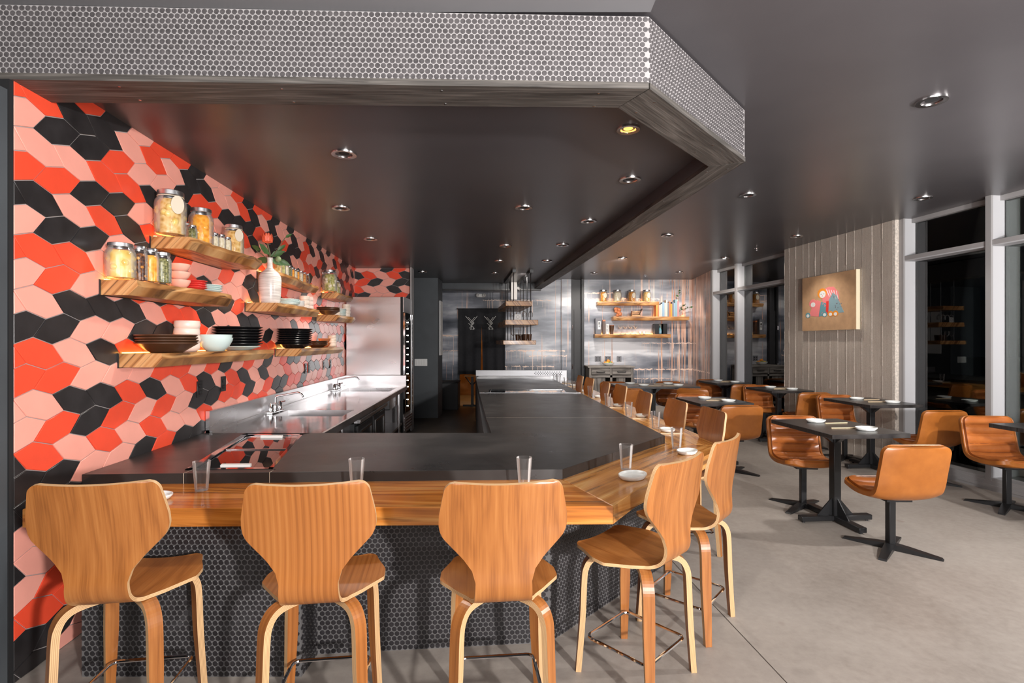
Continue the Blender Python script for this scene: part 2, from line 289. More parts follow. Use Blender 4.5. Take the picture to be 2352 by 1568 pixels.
# ------------------------------------------------------------------ mesh builder
class MB:
    def __init__(s): s.v = []; s.f = []; s.mi = []; s.uv = []
    def add(s, vs, fs, mi=0, uv=None, xf=None):
        o = len(s.v)
        if xf is not None: vs = [xf @ Vector(p) for p in vs]
        s.v += [tuple(p) for p in vs]
        s.uv += uv if uv else [(p[0]+p[2]*.37, p[1]+p[2]*.61) for p in vs]
        for i, f in enumerate(fs):
            s.f.append(tuple(o+k for k in f)); s.mi.append(mi[i] if isinstance(mi, (list, tuple)) else mi)
        return s
    def box(s, x0, x1, y0, y1, z0, z1, mi=0, bev=0, xf=None, grain='x', seg=1):
        if bev:
            bm = bmesh.new(); bmesh.ops.create_cube(bm, size=1)
            for v in bm.verts: v.co = Vector(((x0+x1)/2+v.co.x*(x1-x0), (y0+y1)/2+v.co.y*(y1-y0), (z0+z1)/2+v.co.z*(z1-z0)))
            bmesh.ops.bevel(bm, geom=bm.edges[:], offset=bev, segments=seg, affect='EDGES', profile=.6)
            vs = [v.co.copy() for v in bm.verts]; fs = [[v.index for v in f.verts] for f in bm.faces]; bm.free()
        else:
            vs = [(x, y, z) for x in (x0, x1) for y in (y0, y1) for z in (z0, z1)]
            fs = [(0, 1, 3, 2), (4, 6, 7, 5), (0, 4, 5, 1), (2, 3, 7, 6), (0, 2, 6, 4), (1, 5, 7, 3)]
        if grain == 'x': uv = [(p[1]+p[2]*.8, p[0]) for p in vs]
        elif grain == 'y': uv = [(p[0]+p[2]*.8, p[1]) for p in vs]
        else: uv = [(p[0]+p[1]*.8, p[2]) for p in vs]
        return s.add(vs, fs, mi, uv, xf)
    def prism(s, poly, z0, z1, mi=0, side=None, grain=(1, 0), xf=None, bev=0):
        n = len(poly); g = Vector(grain).normalized(); p = Vector((-g.y, g.x))
        a = sum(poly[i][0]*poly[(i+1) % n][1]-poly[(i+1) % n][0]*poly[i][1] for i in range(n))
        if a < 0: poly = poly[::-1]
        levels = [(z0, 0), (z1, 0)] if not bev else [(z0, 0), (z1-bev, 0), (z1, bev)]
        vs = []
        for z, ins in levels:
            for i in range(n):
                q = Vector(poly[i][:2])
                if ins:
                    a_, b_, c_ = Vector(poly[i-1][:2]), q, Vector(poly[(i+1) % n][:2])
                    e1 = (b_-a_).normalized(); e2 = (c_-b_).normalized(); n1 = Vector((-e1.y, e1.x)); n2 = Vector((-e2.y, e2.x))
                    h = (n1+n2); h = h/max(.2, h.dot(n1)) if h.length > 1e-6 else n1
                    q = q+h*ins
                vs.append((q.x, q.y, z))
        L = len(levels)
        fs = [tuple(range(n))[::-1], tuple(range((L-1)*n, L*n))]; ms = [mi, mi]
        for l in range(L-1):
            for i in range(n):
                j = (i+1) % n; fs.append((l*n+i, l*n+j, (l+1)*n+j, (l+1)*n+i)); ms.append(side if side is not None and l == 0 else mi)
        uv = [(Vector(v[:2]).dot(p)+v[2]*.9, Vector(v[:2]).dot(g)) for v in vs]
        return s.add(vs, fs, ms, uv, xf)
    def lathe(s, prof, seg=20, mi=0, xf=None, close=False):
        vs = []; fs = []
        for r, z in prof:
            for k in range(seg): vs.append((r*math.cos(2*PI*k/seg), r*math.sin(2*PI*k/seg), z))
        for i in range(len(prof)-1):
            for k in range(seg):
                k2 = (k+1) % seg; fs.append((i*seg+k, i*seg+k2, (i+1)*seg+k2, (i+1)*seg+k))
        if close: fs.append(tuple(range(seg))[::-1]); fs.append(tuple(range((len(prof)-1)*seg, len(prof)*seg)))
        return s.add(vs, fs, mi, None, xf)
    def tube(s, path, r, seg=8, mi=0, closed=False, xf=None, caps=True):
        P = [Vector(p) for p in path]; n = len(P); vs = []; fs = []
        up = Vector((0, 0, 1)); prev = None
        for i in range(n):
            a = P[i-1] if (i > 0 or closed) else P[i]; b = P[(i+1) % n] if (i < n-1 or closed) else P[i]
            t = (b-a).normalized()
            if prev is None:
                x = t.cross(up)
                if x.length < .1: x = t.cross(Vector((1, 0, 0)))
            else: x = prev-t*prev.dot(t)
            x.normalize(); prev = x; y = t.cross(x)
            rr = r[i] if isinstance(r, (list, tuple)) else r
            for k in range(seg):
                an = 2*PI*k/seg; vs.append(P[i]+(x*math.cos(an)+y*math.sin(an))*rr)
        for i in range(n if closed else n-1):
            j = (i+1) % n
            for k in range(seg):
                k2 = (k+1) % seg; fs.append((i*seg+k, i*seg+k2, j*seg+k2, j*seg+k))
        if caps and not closed: fs.append(tuple(range(seg))[::-1]); fs.append(tuple(range((n-1)*seg, n*seg)))
        return s.add(vs, fs, mi, None, xf)
    def ball(s, c, r, mi=0, u=10, w=7, sc=(1, 1, 1)):
        prof = [(max(.0005, r*math.sin(PI*i/w)), -r*math.cos(PI*i/w)) for i in range(w+1)]
        return s.lathe(prof, u, mi, Matrix.Translation(c) @ Matrix.Diagonal((*sc, 1)))
    def mesh(s, name, mats, smooth=True, ang=38):
        me = bpy.data.meshes.new(name); me.from_pydata(s.v, [], s.f)
        for m in mats: me.materials.append(m)
        me.polygons.foreach_set('material_index', s.mi)
        uvl = me.uv_layers.new(name='UVMap')
        li = [0]*len(me.loops); me.loops.foreach_get('vertex_index', li)
        uvl.data.foreach_set('uv', [c for i in li for c in s.uv[i]])
        bm = bmesh.new(); bm.from_mesh(me); bmesh.ops.recalc_face_normals(bm, faces=bm.faces[:]); bm.to_mesh(me); bm.free()
        if smooth:
            me.shade_smooth(); me.set_sharp_from_angle(angle=math.radians(ang))
        return me

def link(name, data, parent=None):
    o = bpy.data.objects.new(name, data); COL.objects.link(o)
    if parent is not None: o.parent = parent
    return o
def tag(o, label=None, cat=None, group=None, kind=None):
    if label: o['label'] = label
    if cat: o['category'] = cat
    if group: o['group'] = group
    if kind: o['kind'] = kind
    return o
def root(name, label, cat, loc, rz=0, group=None):
    o = link(name, None); o.empty_display_size = .05; o.location = loc; o.rotation_euler = (0, 0, rz)
    return tag(o, label, cat, group)
def part(name, mb, mats, parent, label=None, kind=None, ang=38, smooth=True):
    o = link(name, mb.mesh(name, mats if isinstance(mats, list) else [mats], smooth, ang), parent)
    return tag(o, label, None, None, kind)
def solo(name, mb, mats, label, cat, loc=(0, 0, 0), rz=0, group=None, ang=38):
    o = link(name, mb.mesh(name, mats if isinstance(mats, list) else [mats], True, ang)); o.location = loc; o.rotation_euler = (0, 0, rz)
    return tag(o, label, cat, group)
def struct(name, mb, mats, label=None, parent=None):
    o = link(name, mb.mesh(name, mats if isinstance(mats, list) else [mats], True, 30), parent)
    return tag(o, label, None, None, 'structure' if parent is None else None)
def dup(r, loc, rz=None, label=None):
    c = r.copy(); COL.objects.link(c); c.location = loc
    if rz is not None: c.rotation_euler = (0, 0, rz)
    if label: c['label'] = label
    for ch in r.children:
        d = ch.copy(); COL.objects.link(d); d.parent = c
        for g in ch.children:
            e = g.copy(); COL.objects.link(e); e.parent = d
    return c

ZC, ZW, ZWB = .82, .766, .685          # stone top, wood ledge top, wood ledge underside
CEIL, CEIL_IN, ZS = 2.99, 2.77, 2.647   # dining ceiling, bar ceiling, underside of the dropped frame
BACK = 12.2

# ================================================================== STRUCTURE
def build_shell():
    fl = struct('floor', MB().box(-6, 7, -5, 15, -.2, -.012), M['blackmatte'], 'polished warm grey concrete floor with saw cut joint')
    J = lambda y: 1.19-.09*(y-2.5)
    for poly in ([(-6, -5), (J(-5)-.003, -5), (J(15)-.003, 15), (-6, 15)], [(J(-5)+.003, -5), (7, -5), (7, 15), (J(15)+.003, 15)]):
        part('slab', MB().prism(poly, -.012, 0), M['floor'], fl)
    struct('floor_kitchen', MB().prism([(-2.6, 3.85), (-.22, 3.85), (-.62, 9.85), (-.62, 12.15), (-2.4, 12.15), (-2.6, 8.0)], 0, .006), M['kitchenfloor'], 'dark brown kitchen floor behind the bar')
    struct('ceiling', MB().box(-6, 7, -5, 12.6, CEIL, CEIL+.15), M['ceil'], 'dark charcoal painted ceiling over the dining area')
    struct('ceiling_front', MB().box(-6, .62, -5, 2.30, CEIL-.012, CEIL), M['ceil_light'], 'paler grey ceiling panel in front of the penny tile frame')
    inner = [(-2.9, 2.35), (.56, 2.42), (1.36, 3.31), (.55, 11.05), (-2.9, 11.05)]
    struct('ceiling_bar', MB().prism(inner, CEIL_IN, CEIL-.01), M['ceil'], 'dark semi gloss ceiling panel above the bar kitchen')
    struct('wall_rear', MB().box(-6, 7, -5.2, -5, 0, CEIL), M['wallgrey'])
    struct('wall_far_left', MB().box(-6.2, -6, -5, 13, 0, CEIL), M['wallgrey'])
    # post at the left end of the tile wall
    w = struct('wall_end', MB().box(-6, -2.195, 2.16, 2.235, 0, 2.60, 0).box(-2.6, -2.190, 2.237, 2.2575, 0, ZS, 1), [M['wallgrey'], M['blackmatte']], 'grey painted wall end left of the tiled wall')
    # back wall with doorway, bulkhead, grey wall block
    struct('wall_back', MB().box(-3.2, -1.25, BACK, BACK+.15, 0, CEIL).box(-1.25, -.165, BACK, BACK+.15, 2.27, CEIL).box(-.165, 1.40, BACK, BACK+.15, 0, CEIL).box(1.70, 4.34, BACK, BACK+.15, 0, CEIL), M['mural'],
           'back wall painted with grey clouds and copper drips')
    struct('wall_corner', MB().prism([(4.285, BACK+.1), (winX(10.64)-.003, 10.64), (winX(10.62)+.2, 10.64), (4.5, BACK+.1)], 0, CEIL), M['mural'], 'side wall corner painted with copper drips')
    struct('wall_block', MB().box(-2.4, -1.46, 10.13, 10.76, 0, CEIL_IN), M['wallgrey'], 'slate grey wall block beside the refrigerator')
    struct('trim_1', MB().box(-1.52, .62, 11.02, 11.16, 2.645, CEIL, 0).box(-1.52, .62, 10.98, 11.10, 2.61, 2.645, 1), [M['wallgrey'], M['black']], 'grey bulkhead with black track across the back of the bar')
    d = struct('door_1', MB().box(1.40, 1.46, BACK-.06, BACK+.1, 0, CEIL).box(1.64, 1.70, BACK-.10, BACK+.1, 0, CEIL).box(1.46, 1.64, BACK+.02, BACK+.08, 0, CEIL), M['walldark'], 'dark narrow door between the two murals')
    part('door_leaf', MB().box(1.47, 1.63, BACK-.03, BACK+.02, .02, 2.28), [M['walldark']], d)
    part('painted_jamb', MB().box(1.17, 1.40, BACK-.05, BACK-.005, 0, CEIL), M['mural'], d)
    for z in (1.86, .93): part('hinge', MB().lathe([(.012, -.05), (.012, .05)], 8, 0, Matrix.Translation((1.43, BACK-.07, z)), True), M['nickel'], d)
    # lit hall behind the curtain
    struct('wall_hall', MB().box(-1.6, .2, 14.6, 14.7, 0, 2.6).box(-1.6, -1.5, BACK+.15, 14.6, 0, 2.6).box(.1, .2, BACK+.15, 14.6, 0, 2.6).box(-1.6, .2, BACK+.15, 14.7, 2.6, 2.7), M['hall'], 'warm brown hall behind the black curtain')
    lamp('hall_lamp', 'POINT', (-.7, 13.3, 2.3), (-.7, 13.3, 0), 26, (1, .62, .22), .1)
    # dark ground outside
    struct('ground_outside', MB().box(4.4, 60, -20, 60, -.3, -.21), M['walldark'], 'dark pavement outside the windows')
build_shell()

# ------------------------------------------------------------------ hexagon tile wall
TP, TH, TROW, TLEAN, TZ0 = .2145, .034, .1200, .0705, 2.587
def zig(k): return (2.436 if k % 2 == 0 else 2.436-TLEAN-TP/2), TZ0-TROW*k
def hexa(r, i):
    L0, z0 = zig(r); L1, z1 = zig(r+1)
    hx = L0-TLEAN if r % 2 == 0 else L0+TLEAN
    x0 = L0+i*TP; hx += i*TP
    return [(hx, z1+TH/2), (x0, z0-TH/2), (x0+TP/2, z0+TH/2), (x0+TP, z0-TH/2), (hx+TP, z1+TH/2), (hx+TP/2, z1-TH/2)]
TCOL = {  # colours read off the photograph, first letter is tile -1 of the row
 -2: 'RRRKPRRKPPRKRRKPKPPKPKPKPR', -1: 'RRKKPRPKKPPRKPKPPKPRKPKPPK', 0: 'PKKRPPKRRKKKRKKRKKRPPRKPRP', 1: 'PPPRRKKKPPKRKPKKKPPRRKPPRK',
 2: 'RRKKPPRPKPPPPPRPKKRKPPKPRR', 3: 'KKPRKRKPPRKPPRKPPRPKRPPRKP', 4: 'PKKPKKRPPRPKKPRRPPKPPKRPPR', 5: 'RRRPPKPRKPPPKPKKRPKPPRPKKP',
 6: 'PRPPRKPKKKRPPPKPPPRRKPPRKK', 7: 'PPKKKPRRKPPKKPPPPKPPKKPPPP', 8: 'KKPPKKPRPKPKPKPPRPPPPKPPRK', 9: 'RRPKRRKPRPKRRRRKKPRPPKRPPR',
 10: 'RRPPPRRPRKPRPKPRKKPKPPRKPP', 11: 'PPKKRKPRKPRKPKPPRPPRKKPKPP', 12: 'PRKRPRPKKRRKPRKKRRKPPRPKRP', 13: 'KRPRPRPPRPPPRRPKPPKRPRPPKR',
 14: 'KKPPKRKKPPKRPKPRPPKPRKPPRK', 15: 'KKKPPRRKPPRKPKRPPKRPPRKPRK', 16: 'PPPRKPPKRPPRKPRPKPPRKPPRPK', 17: 'KPPRPKRPPK', 18: 'PRKPPRKPPK', 19: 'RRRPKPPRKP', 20: 'KKPRPPKRPP', 21: 'KKPPRKPPKR'}
def clip(poly, axis, lim, keep_less):
    out = []
    for i in range(len(poly)):
        a, b = poly[i], poly[(i+1) % len(poly)]
        ia = (a[axis] <= lim) == keep_less or a[axis] == lim; ib = (b[axis] <= lim) == keep_less or b[axis] == lim
        if ia: out.append(a)
        if ia != ib:
            t = (lim-a[axis])/(b[axis]-a[axis]); out.append((a[0]+t*(b[0]-a[0]), a[1]+t*(b[1]-a[1])))
    return out
def area(p): return abs(sum(p[i][0]*p[(i+1) % len(p)][1]-p[(i+1) % len(p)][0]*p[i][1] for i in range(len(p))))/2
def inset(p, d):
    n = len(p); s = sum(p[i][0]*p[(i+1) % n][1]-p[(i+1) % n][0]*p[i][1] for i in range(n))
    if s < 0: p = p[::-1]
    out = []
    for i in range(n):
        a, b, c = Vector(p[i-1]), Vector(p[i]), Vector(p[(i+1) % n])
        if (b-a).length < 1e-5 or (c-b).length < 1e-5: out.append((b.x, b.y)); continue
        e1 = (b-a).normalized(); e2 = (c-b).normalized(); n1 = Vector((-e1.y, e1.x)); n2 = Vector((-e2.y, e2.x)); h = n1+n2
        h = h/max(.35, h.dot(n1)); out.append((b.x+h.x*d, b.y+h.y*d))
    return out
def tile_wall(name, label, O, d, n, s0, s1, z0, z1, rows, cols, budget, colour, hidden):
    d = Vector(d).normalized(); n = Vector(n).normalized(); Z = Vector((0, 0, 1)); O = Vector(O)
    xf = Matrix(((d.x, Z.x, n.x, O.x), (d.y, Z.y, n.y, O.y), (d.z, Z.z, n.z, O.z), (0, 0, 0, 1)))
    wall = struct(name, MB().box(s0-.002, s1, z0, z1, -.12, .004, 0, xf=xf), M['grout'], label)
    mats = [M['coral'], M['pink'], M['blacktile']]
    tiles = []
    for r in rows:
        for i in cols:
            h = hexa(r, i); p = h
            for ax, lim, less in ((0, s0, False), (0, s1, True), (1, z0, False), (1, z1, True)):
                if len(p) >= 3: p = clip(p, ax, lim, less)
            if len(p) < 3 or area(p) < 2e-4: continue
            c = (sum(q[0] for q in p)/len(p), sum(q[1] for q in p)/len(p))
            w = O+d*c[0]+Z*c[1]; px = area(p)/(w.y**2)*(.35+abs(w.x)/w.y)
            tiles.append((px*(0 if hidden(c) else 1), p, c, 'RPK'.index(colour(r, i)), area(p) > .995*area(h)))
    tiles.sort(key=lambda t: -t[0])
    rest = MB(); cache = {}
    for k, (px, p, c, ci, full) in enumerate(tiles):
        q = [(a-c[0], b-c[1]) for a, b in inset(p, .0021)]
        if k < budget and px > 0:
            key = (ci, full and round(q[0][0], 2), full and round(q[1][0], 2)) if full else None
            me = cache.get(key) if key else None
            if me is None:
                me = MB().prism(q, .003, .010, 0, bev=.0018).mesh('tile', [mats[ci]], True, 30)
                if key: cache[key] = me
            o = link('tile', me, wall)
            o.matrix_local = xf @ Matrix.Translation((c[0], c[1], random.uniform(-.0006, .0006))) @ Matrix.Rotation(random.uniform(-.006, .006), 4, 'X') @ Matrix.Rotation(random.uniform(-.006, .006), 4, 'Y')
        else:
            rest.prism(q, .003, .010, ci, xf=xf @ Matrix.Translation((c[0], c[1], random.uniform(-.0006, .0006))), bev=.0018)
    if rest.f: part('tile_field', rest, mats, wall, None, 'stuff', 30)
    return wall
rc = random.Random(3)
def tcol(r, i):
    s = TCOL.get(r, ''); k = i+1
    if 0 <= k < len(s): return s[k]
    return rc.choice('PPPPPRRRKKK')
LW = tile_wall('wall_left', 'left wall of coral, pink and black elongated hexagon tiles', (-2.024, 0, 0), (-.0771, 1, 0), (1, .0771, 0), 2.262, 8.83, 0, 2.80,
          range(-3, 24), range(-4, 33), 300, tcol, lambda c: c[1] < .78 and c[0] > 2.75)
rr_ = random.Random(11)
RTW = tile_wall('wall_return', 'short tiled return wall above the steel refrigerator', (-2.705, 8.80, 0), (1, 0, 0), (0, -1, 0), 0, .985, 2.0, CEIL_IN,
          range(-3, 6), range(-14, -4), 60, lambda r, i: {(-1): 'PRPKRPRKPR', 0: 'KKPRKPKKPR', 1: 'KPPRPPKPRK', 2: 'PRKKPPRKPP'}.get(r, 'PKRPPKRPPK')[(i+14) % 10], lambda c: False)
struct('trim_2', MB().box(-1.725, -1.70, 8.70, 8.85, 0, CEIL_IN).box(-2.75, -1.71, 8.83, 8.95, 0, CEIL_IN), M['alu'], 'pale metal edge strip at the end of the tiled return wall')

# ------------------------------------------------------------------ penny tiles
def disc_mesh():
    r = .0118; mb = MB(); seg = 12
    return mb.lathe([(r, -.001), (r, .0010), (r*.93, .0017), (r*.05, .0017)], seg)
PENNY = {k: disc_mesh().mesh('penny_tile', [M[k]], True, 20) for k in ('penny', 'penny_soffit')}
PM = disc_mesh()
def penny_face(A, B, z0, z1, out, budget_list, rest):
    """A,B: ends of the face in plan; out: outward normal"""
    A = Vector((A[0], A[1], 0)); B = Vector((B[0], B[1], 0)); d = (B-A).normalized(); L = (B-A).length; n = Vector((out[0], out[1], 0)).normalized()
    p = .0262; rw = p*.866; row = 0; z = z1-p*.5
    while z > z0+p*.35:
        s = p*.36+(p/2 if row % 2 else 0)
        while s < L-p*.34:
            w = A+d*s+Vector((0, 0, z))
            budget_list.append((w, d, n)); s += p
        z -= rw; row += 1
def penny_fill(parent, pts, budget, key, mk='penny'):
    pts.sort(key=key)
    rest = MB()
    for k, (w, d, n) in enumerate(pts):
        Z = Vector((0, 0, 1))
        xf = Matrix(((d.x, Z.x, n.x, w.x), (d.y, Z.y, n.y, w.y), (d.z, Z.z, n.z, w.z), (0, 0, 0, 1)))
        if k < budget:
            o = link('penny_tile', PENNY[mk], parent); o.matrix_local = xf
        else: rest.add(PM.v, PM.f, 0, list(PM.uv), xf)
    part('penny_tile_field', rest, M[mk], parent, None, 'stuff', 20)

# dropped frame around the bar: penny tile face over charred boards
SF = [(-2.6, 2.236), (.62, 2.33), (1.479, 3.269), (.63, 11.1)]      # outer line
SI = [(-2.6, 2.45), (.519, 2.511), (1.286, 3.358), (.475, 11.1)]   # inner line
def soffit():
    fr = MB()
    for a in range(3):
        fr.prism([SF[a], SF[a+1], SI[a+1], SI[a]], ZS+.03, CEIL-.014, 0 if a < 2 else 1)
    t = struct('trim_3', fr, [M['grout_soffit'], M['ceil']], 'dropped frame faced with black penny tiles in pale grout')
    pts = []
    penny_face(SF[0], SF[1], ZS+.032, CEIL-.014, (0, -1), pts, None)
    d = Vector(SF[2])-Vector(SF[1]); penny_face(SF[1], SF[2], ZS+.032, CEIL-.014, (d.y, -d.x), pts, None)
    penny_fill(t, pts, 300, lambda q: abs(q[0].x-.0)+abs(q[0].y-2.3)*3, 'penny_soffit')
    lab = ('charred front board under the penny tile frame', 'charred angled board under the penny tile frame', 'long charred beam board running back over the bar')
    for a in range(3):
        o0, o1, i0, i1 = Vector(SF[a]), Vector(SF[a+1]), Vector(SI[a]), Vector(SI[a+1])
        g = (o1-o0).normalized(); out = Vector((g.y, -g.x))*.006
        poly = [o0+out+g*.0015, o1+out-g*.0015, i1-g*.0015, i0+g*.0015]
        b = part('beam_board', MB().prism([tuple(v) for v in poly], ZS, ZS+.03, 0, grain=tuple(g)), M['charred'], t, lab[a])
        L = (o1-o0).length
        for k in range(int(L/.75)+1):
            for w in (.2, .8):
                c = (o0+(i0-o0)*w)+g*(.12+k*.72); part('screw', MB().lathe([(.006, ZS-.0015), (.006, ZS+.002)], 8, 0, Matrix.Translation((c.x, c.y, 0)), True), M['nickel'], b)
soffit()

# ------------------------------------------------------------------ windows and concrete panel on the right
def right_side():
    d = Vector((-.134, 1, 0)).normalized(); n = Vector((-1, -.134, 0)).normalized(); O = Vector((winX(0), 0, 0))
    xf = Matrix(((d.x, 0, n.x, O.x), (d.y, 0, n.y, O.y), (0, 1, 0, 0), (0, 0, 0, 1)))   # local: s along wall, z up, h into room
    s_of = lambda Y: Y/d.y
    bx = lambda mb, a, b, z0, z1, h0, h1, mi=0: mb.box(a, b, z0, z1, h0, h1, mi, xf=xf)
    ZT0, ZT1 = 2.475, 2.535   # transom
    def win(idx, a, b, label, posts):
        """a..b along wall; posts: list of (s, width) uprights"""
        w = struct('window_%d' % idx, bx(MB(), a, b, 0, .10, -.17, .01), M['alu'], label)
        part('sill_rail', bx(bx(MB(), a, b, .10, .13, -.17, .006), a, b, .03, .06, .0, .02), M['alu'], w)
        part('transom', bx(bx(MB(), a, b, ZT0+.012, ZT1, -.17, .002), a, b, ZT0, ZT0+.012, -.17, .001, 1), [M['alu'], M['fin']], w)
        part('head_rail', bx(MB(), a, b, CEIL-.05, CEIL, -.20, -.10), M['alu'], w)
        for s, wd in posts:
            part('mullion', bx(bx(MB(), s-wd/2, s+wd/2, 0, CEIL, -.012, .012), s-wd/2+.003, s+wd/2-.003, 0, CEIL, -.20, -.012, 1), [M['alu'], M['fin']], w)
        cuts = sorted([a]+[s for s, _ in posts]+[b])
        for p, q in zip(cuts, cuts[1:]):
            if q-p < .15: continue
            part('pane', bx(MB(), p, q, .12, ZT0, -.160, -.152), M['pane'], w)
            part('pane', bx(MB(), p, q, ZT1, CEIL-.05, -.160, -.152), M['pane'], w)
    win(1, s_of(2.2), s_of(6.25), 'tall dark night window right of the concrete panel', [(s_of(6.215), .06), (s_of(5.225), .055), (s_of(4.24), .055), (s_of(3.25), .055), (s_of(2.24), .055)])
    win(2, s_of(8.30), s_of(10.66), 'tall night window between the mural and the concrete panel', [(s_of(9.74), .06), (s_of(10.61), .06)])
    struct('wall_right', bx(MB(), s_of(-5), s_of(2.2), 0, CEIL, -.2, 0), M['wallgrey'])
    # board formed concrete
    a, b = s_of(6.27), s_of(8.27)
    w = struct('wall_concrete', bx(bx(MB(), a, b, 0, CEIL, -.30, .045), a-.02, a+.02, 0, CEIL, -.30, .062), M['cement'], 'board formed concrete wall panel between the windows')
    rb = random.Random(5); s = a+.015
    while s < b-.03:
        wd = min(rb.uniform(.125, .165), b-s); h = .06+rb.uniform(-.002, .003)
        part('concrete_board', bx(MB(), s+.003, s+wd-.003, 0, CEIL, .03, h), M['boards'], w)
        rg = MB(); z = 0
        while z < CEIL-.01:
            z2 = min(CEIL, z+rb.uniform(.05, .22)); e = rb.uniform(.0008, .0028); bx(rg, s+wd-e, s+wd+e, z, z2, .03, .0615+rb.uniform(.0, .005)); z = z2
        part('cement_ridge', rg, M['cement'], w)
        s += wd
    return xf, s_of
WXF, S_OF = right_side()

# ================================================================== BAR
A_, B_ = at(1292, 1077, ZC), at(1527, 1000, ZC)
LWALL = (wallX(2.648)+.012, 2.648)
NB = (.05, 9.9)
def bar():
    # stone worktop: slabs of the front run, angled corner and long run, open wells for two display cases
    st = root('stone_worktop', 'dark stone worktop wrapping the sushi bar in a U', 'worktop', (0, 0, ZC))
    T = .054
    g0, g1, g2, g3 = (-1.742, 2.735), (-1.285, 2.757), (-1.545, 3.80), (-1.99, 3.80)   # case well
    yl = lambda x: 2.648+(A_[1]-2.648)*(x-LWALL[0])/(A_[0]-LWALL[0])
    bk = 3.86
    xs1, xs2 = at(418, 1088, ZC)[0], at(616, 1086, ZC)[0]
    sl = [[(LWALL[0], yl(LWALL[0])), (xs1-.002, yl(xs1)), (xs1-.002, g0[1]), g0, g3, (-2.0, bk), (wallX(bk)+.012, bk)],
          [(xs1+.001, yl(xs1)), (xs2-.002, yl(xs2)), (xs2-.002, g1[1]-.002), (xs1+.001, g0[1]-.004)],
          [(xs2+.001, yl(xs2)), A_, B_, (B_[0]-.056, B_[1]+.9), (-.235, B_[1]+.9), (-.155, bk), (-1.50, bk), g2, g1, (xs2+.001, g1[1])],
          [(-.175, B_[1]+.904), (B_[0]-.062*.9, B_[1]+.904), (.93, 6.84), (-.405, 6.84)],
          [(-.41, 6.95), (-.30, 6.95), (-.34, 7.40), (.72, 7.40), (.76, 6.95), (.922, 6.95), (.745, 9.88), (-.66, 9.88)]]
    sl[3] = [(-.235, B_[1]+.904), (B_[0]-.056, B_[1]+.904), (.925, 6.90), (-.44, 6.90)]
    sl[4] = [(-.442, 6.94), (-.30, 6.94), (-.34, 7.40), (.72, 7.40), (.76, 6.94), (.922, 6.94), (.745, 9.88), (-.70, 9.88)]
    jm = MB()
    for x in (xs1, xs2): jm.box(x-.002, x+.001, yl(x)-.0003, 2.735, -T, -.0005)
    jm.box(-.235, B_[0]-.056, B_[1]+.9, B_[1]+.904, -T, -.0005)
    part('joint', jm, M['c_tag'], st, 'pale filler lines between the slabs')
    for p in sl: part('slab', MB().prism(p, -T, 0, 0, bev=.0015), M['stone'], st)
    part('edge_strip', MB().box(-.44, .925, 6.902, 6.938, -.03, .004), M['chrome'], st, 'bright steel strip across the worktop')
    # wood ledge
    C_, D_ = at(1408, 1162, ZW), at(1458, 1127, ZW); E_ = (1.514, 3.635); Bt = (.72, 9.9)
    wl = root('wood_bar_ledge', 'glossy honey wood eating ledge around the outside of the bar', 'bar top', (0, 0, ZW))
    t = ZW-ZWB; xl = wallX(2.3)+.02
    Ad = (A_[0]-.004, A_[1])
    part('ledge_board', MB().prism([(-2.155, 2.262), (C_[0], C_[1]), Ad, (A_[0], A_[1]+.03), (wallX(2.69)+.014, 2.69)], -t, 0, 0, grain=(1, -.02), bev=.003), M['barwood'], wl, 'front board with dark grain')
    part('ledge_board', MB().prism([(A_[0]+.001, A_[1]+.001), (C_[0]+.002, C_[1]+.003), D_, E_, (B_[0]+.02, B_[1]-.005), (B_[0]-.03, B_[1]+.03), (A_[0]-.02, A_[1]+.05)], -t, 0, 0, grain=(.648, .762), bev=.003), M['barwood_pale'], wl, 'angled corner board with a dark split end')
    part('ledge_board', MB().prism([(B_[0]+.021, B_[1]-.003), (E_[0]+.001, E_[1]+.003), (1.27, 7.80), (1.16, 9.9), (.70, 9.9), (.86, 6.95), (B_[0]-.05, B_[1]+.05)], -t, 0, 0, grain=(-.0587, 1), bev=.003), M['barwood_pale'], wl, 'long side board')
    # base
    bs = root('bar_cabinet', 'bar cabinet clad in black penny tiles under the wood ledge', 'bar', (-.4, 2.6, 0))
    bs_off = Vector((-.4, 2.6, 0))
    P = [(-1.93, 2.305), (-.945, 2.305), (-.935, 2.47), (.19, 2.57), (1.24, 3.68), (.93, 9.85), (-.66, 9.85), (-.16, 3.82), (-1.50, 3.82), (-1.93, 2.9)]
    loc = Matrix.Translation(-bs_off)
    part('core', MB().prism(P, 0, ZWB-.002, 0, xf=loc), M['grout_base'], bs)
    inn = MB().prism([(-.70, 9.85), (-.60, 9.85), (-.13, 3.82), (-.20, 3.82)], .08, ZC-T-.003, 0, xf=loc).prism([(-1.50, 3.80), (-.16, 3.80), (-.16, 3.85), (-1.50, 3.85)], .08, ZC-T-.003, 0, xf=loc)
    part('inner_panel', inn, M['walldark'], bs, 'dark kitchen side panel')
    part('riser', MB().prism([(LWALL[0]+.02, 2.70), (-.1, 2.76), (A_[0]-.02, A_[1]+.05), (B_[0]-.05, B_[1]+.05), (.80, 6.9), (.64, 9.85), (.5, 9.85), (.6, 6.9), (.2, 3.6), (-1.2, 3.78), (-1.2, 2.75), (LWALL[0]+.02, 2.72)], ZWB, ZC-T-.002, 0, xf=loc), M['walldark'], bs)
    pts = []
    for a, b in ((0, 1), (1, 2), (2, 3), (3, 4)):
        d = Vector(P[b])-Vector(P[a]); penny_face(P[a], P[b], 0, ZWB, (d.y, -d.x), pts, None)
    d = Vector((.93, 9.85))-Vector((1.24, 3.68)); penny_face((1.24, 3.68), (1.24-.0512*1.2, 4.88), 0, ZWB, (d.y, -d.x), pts, None)
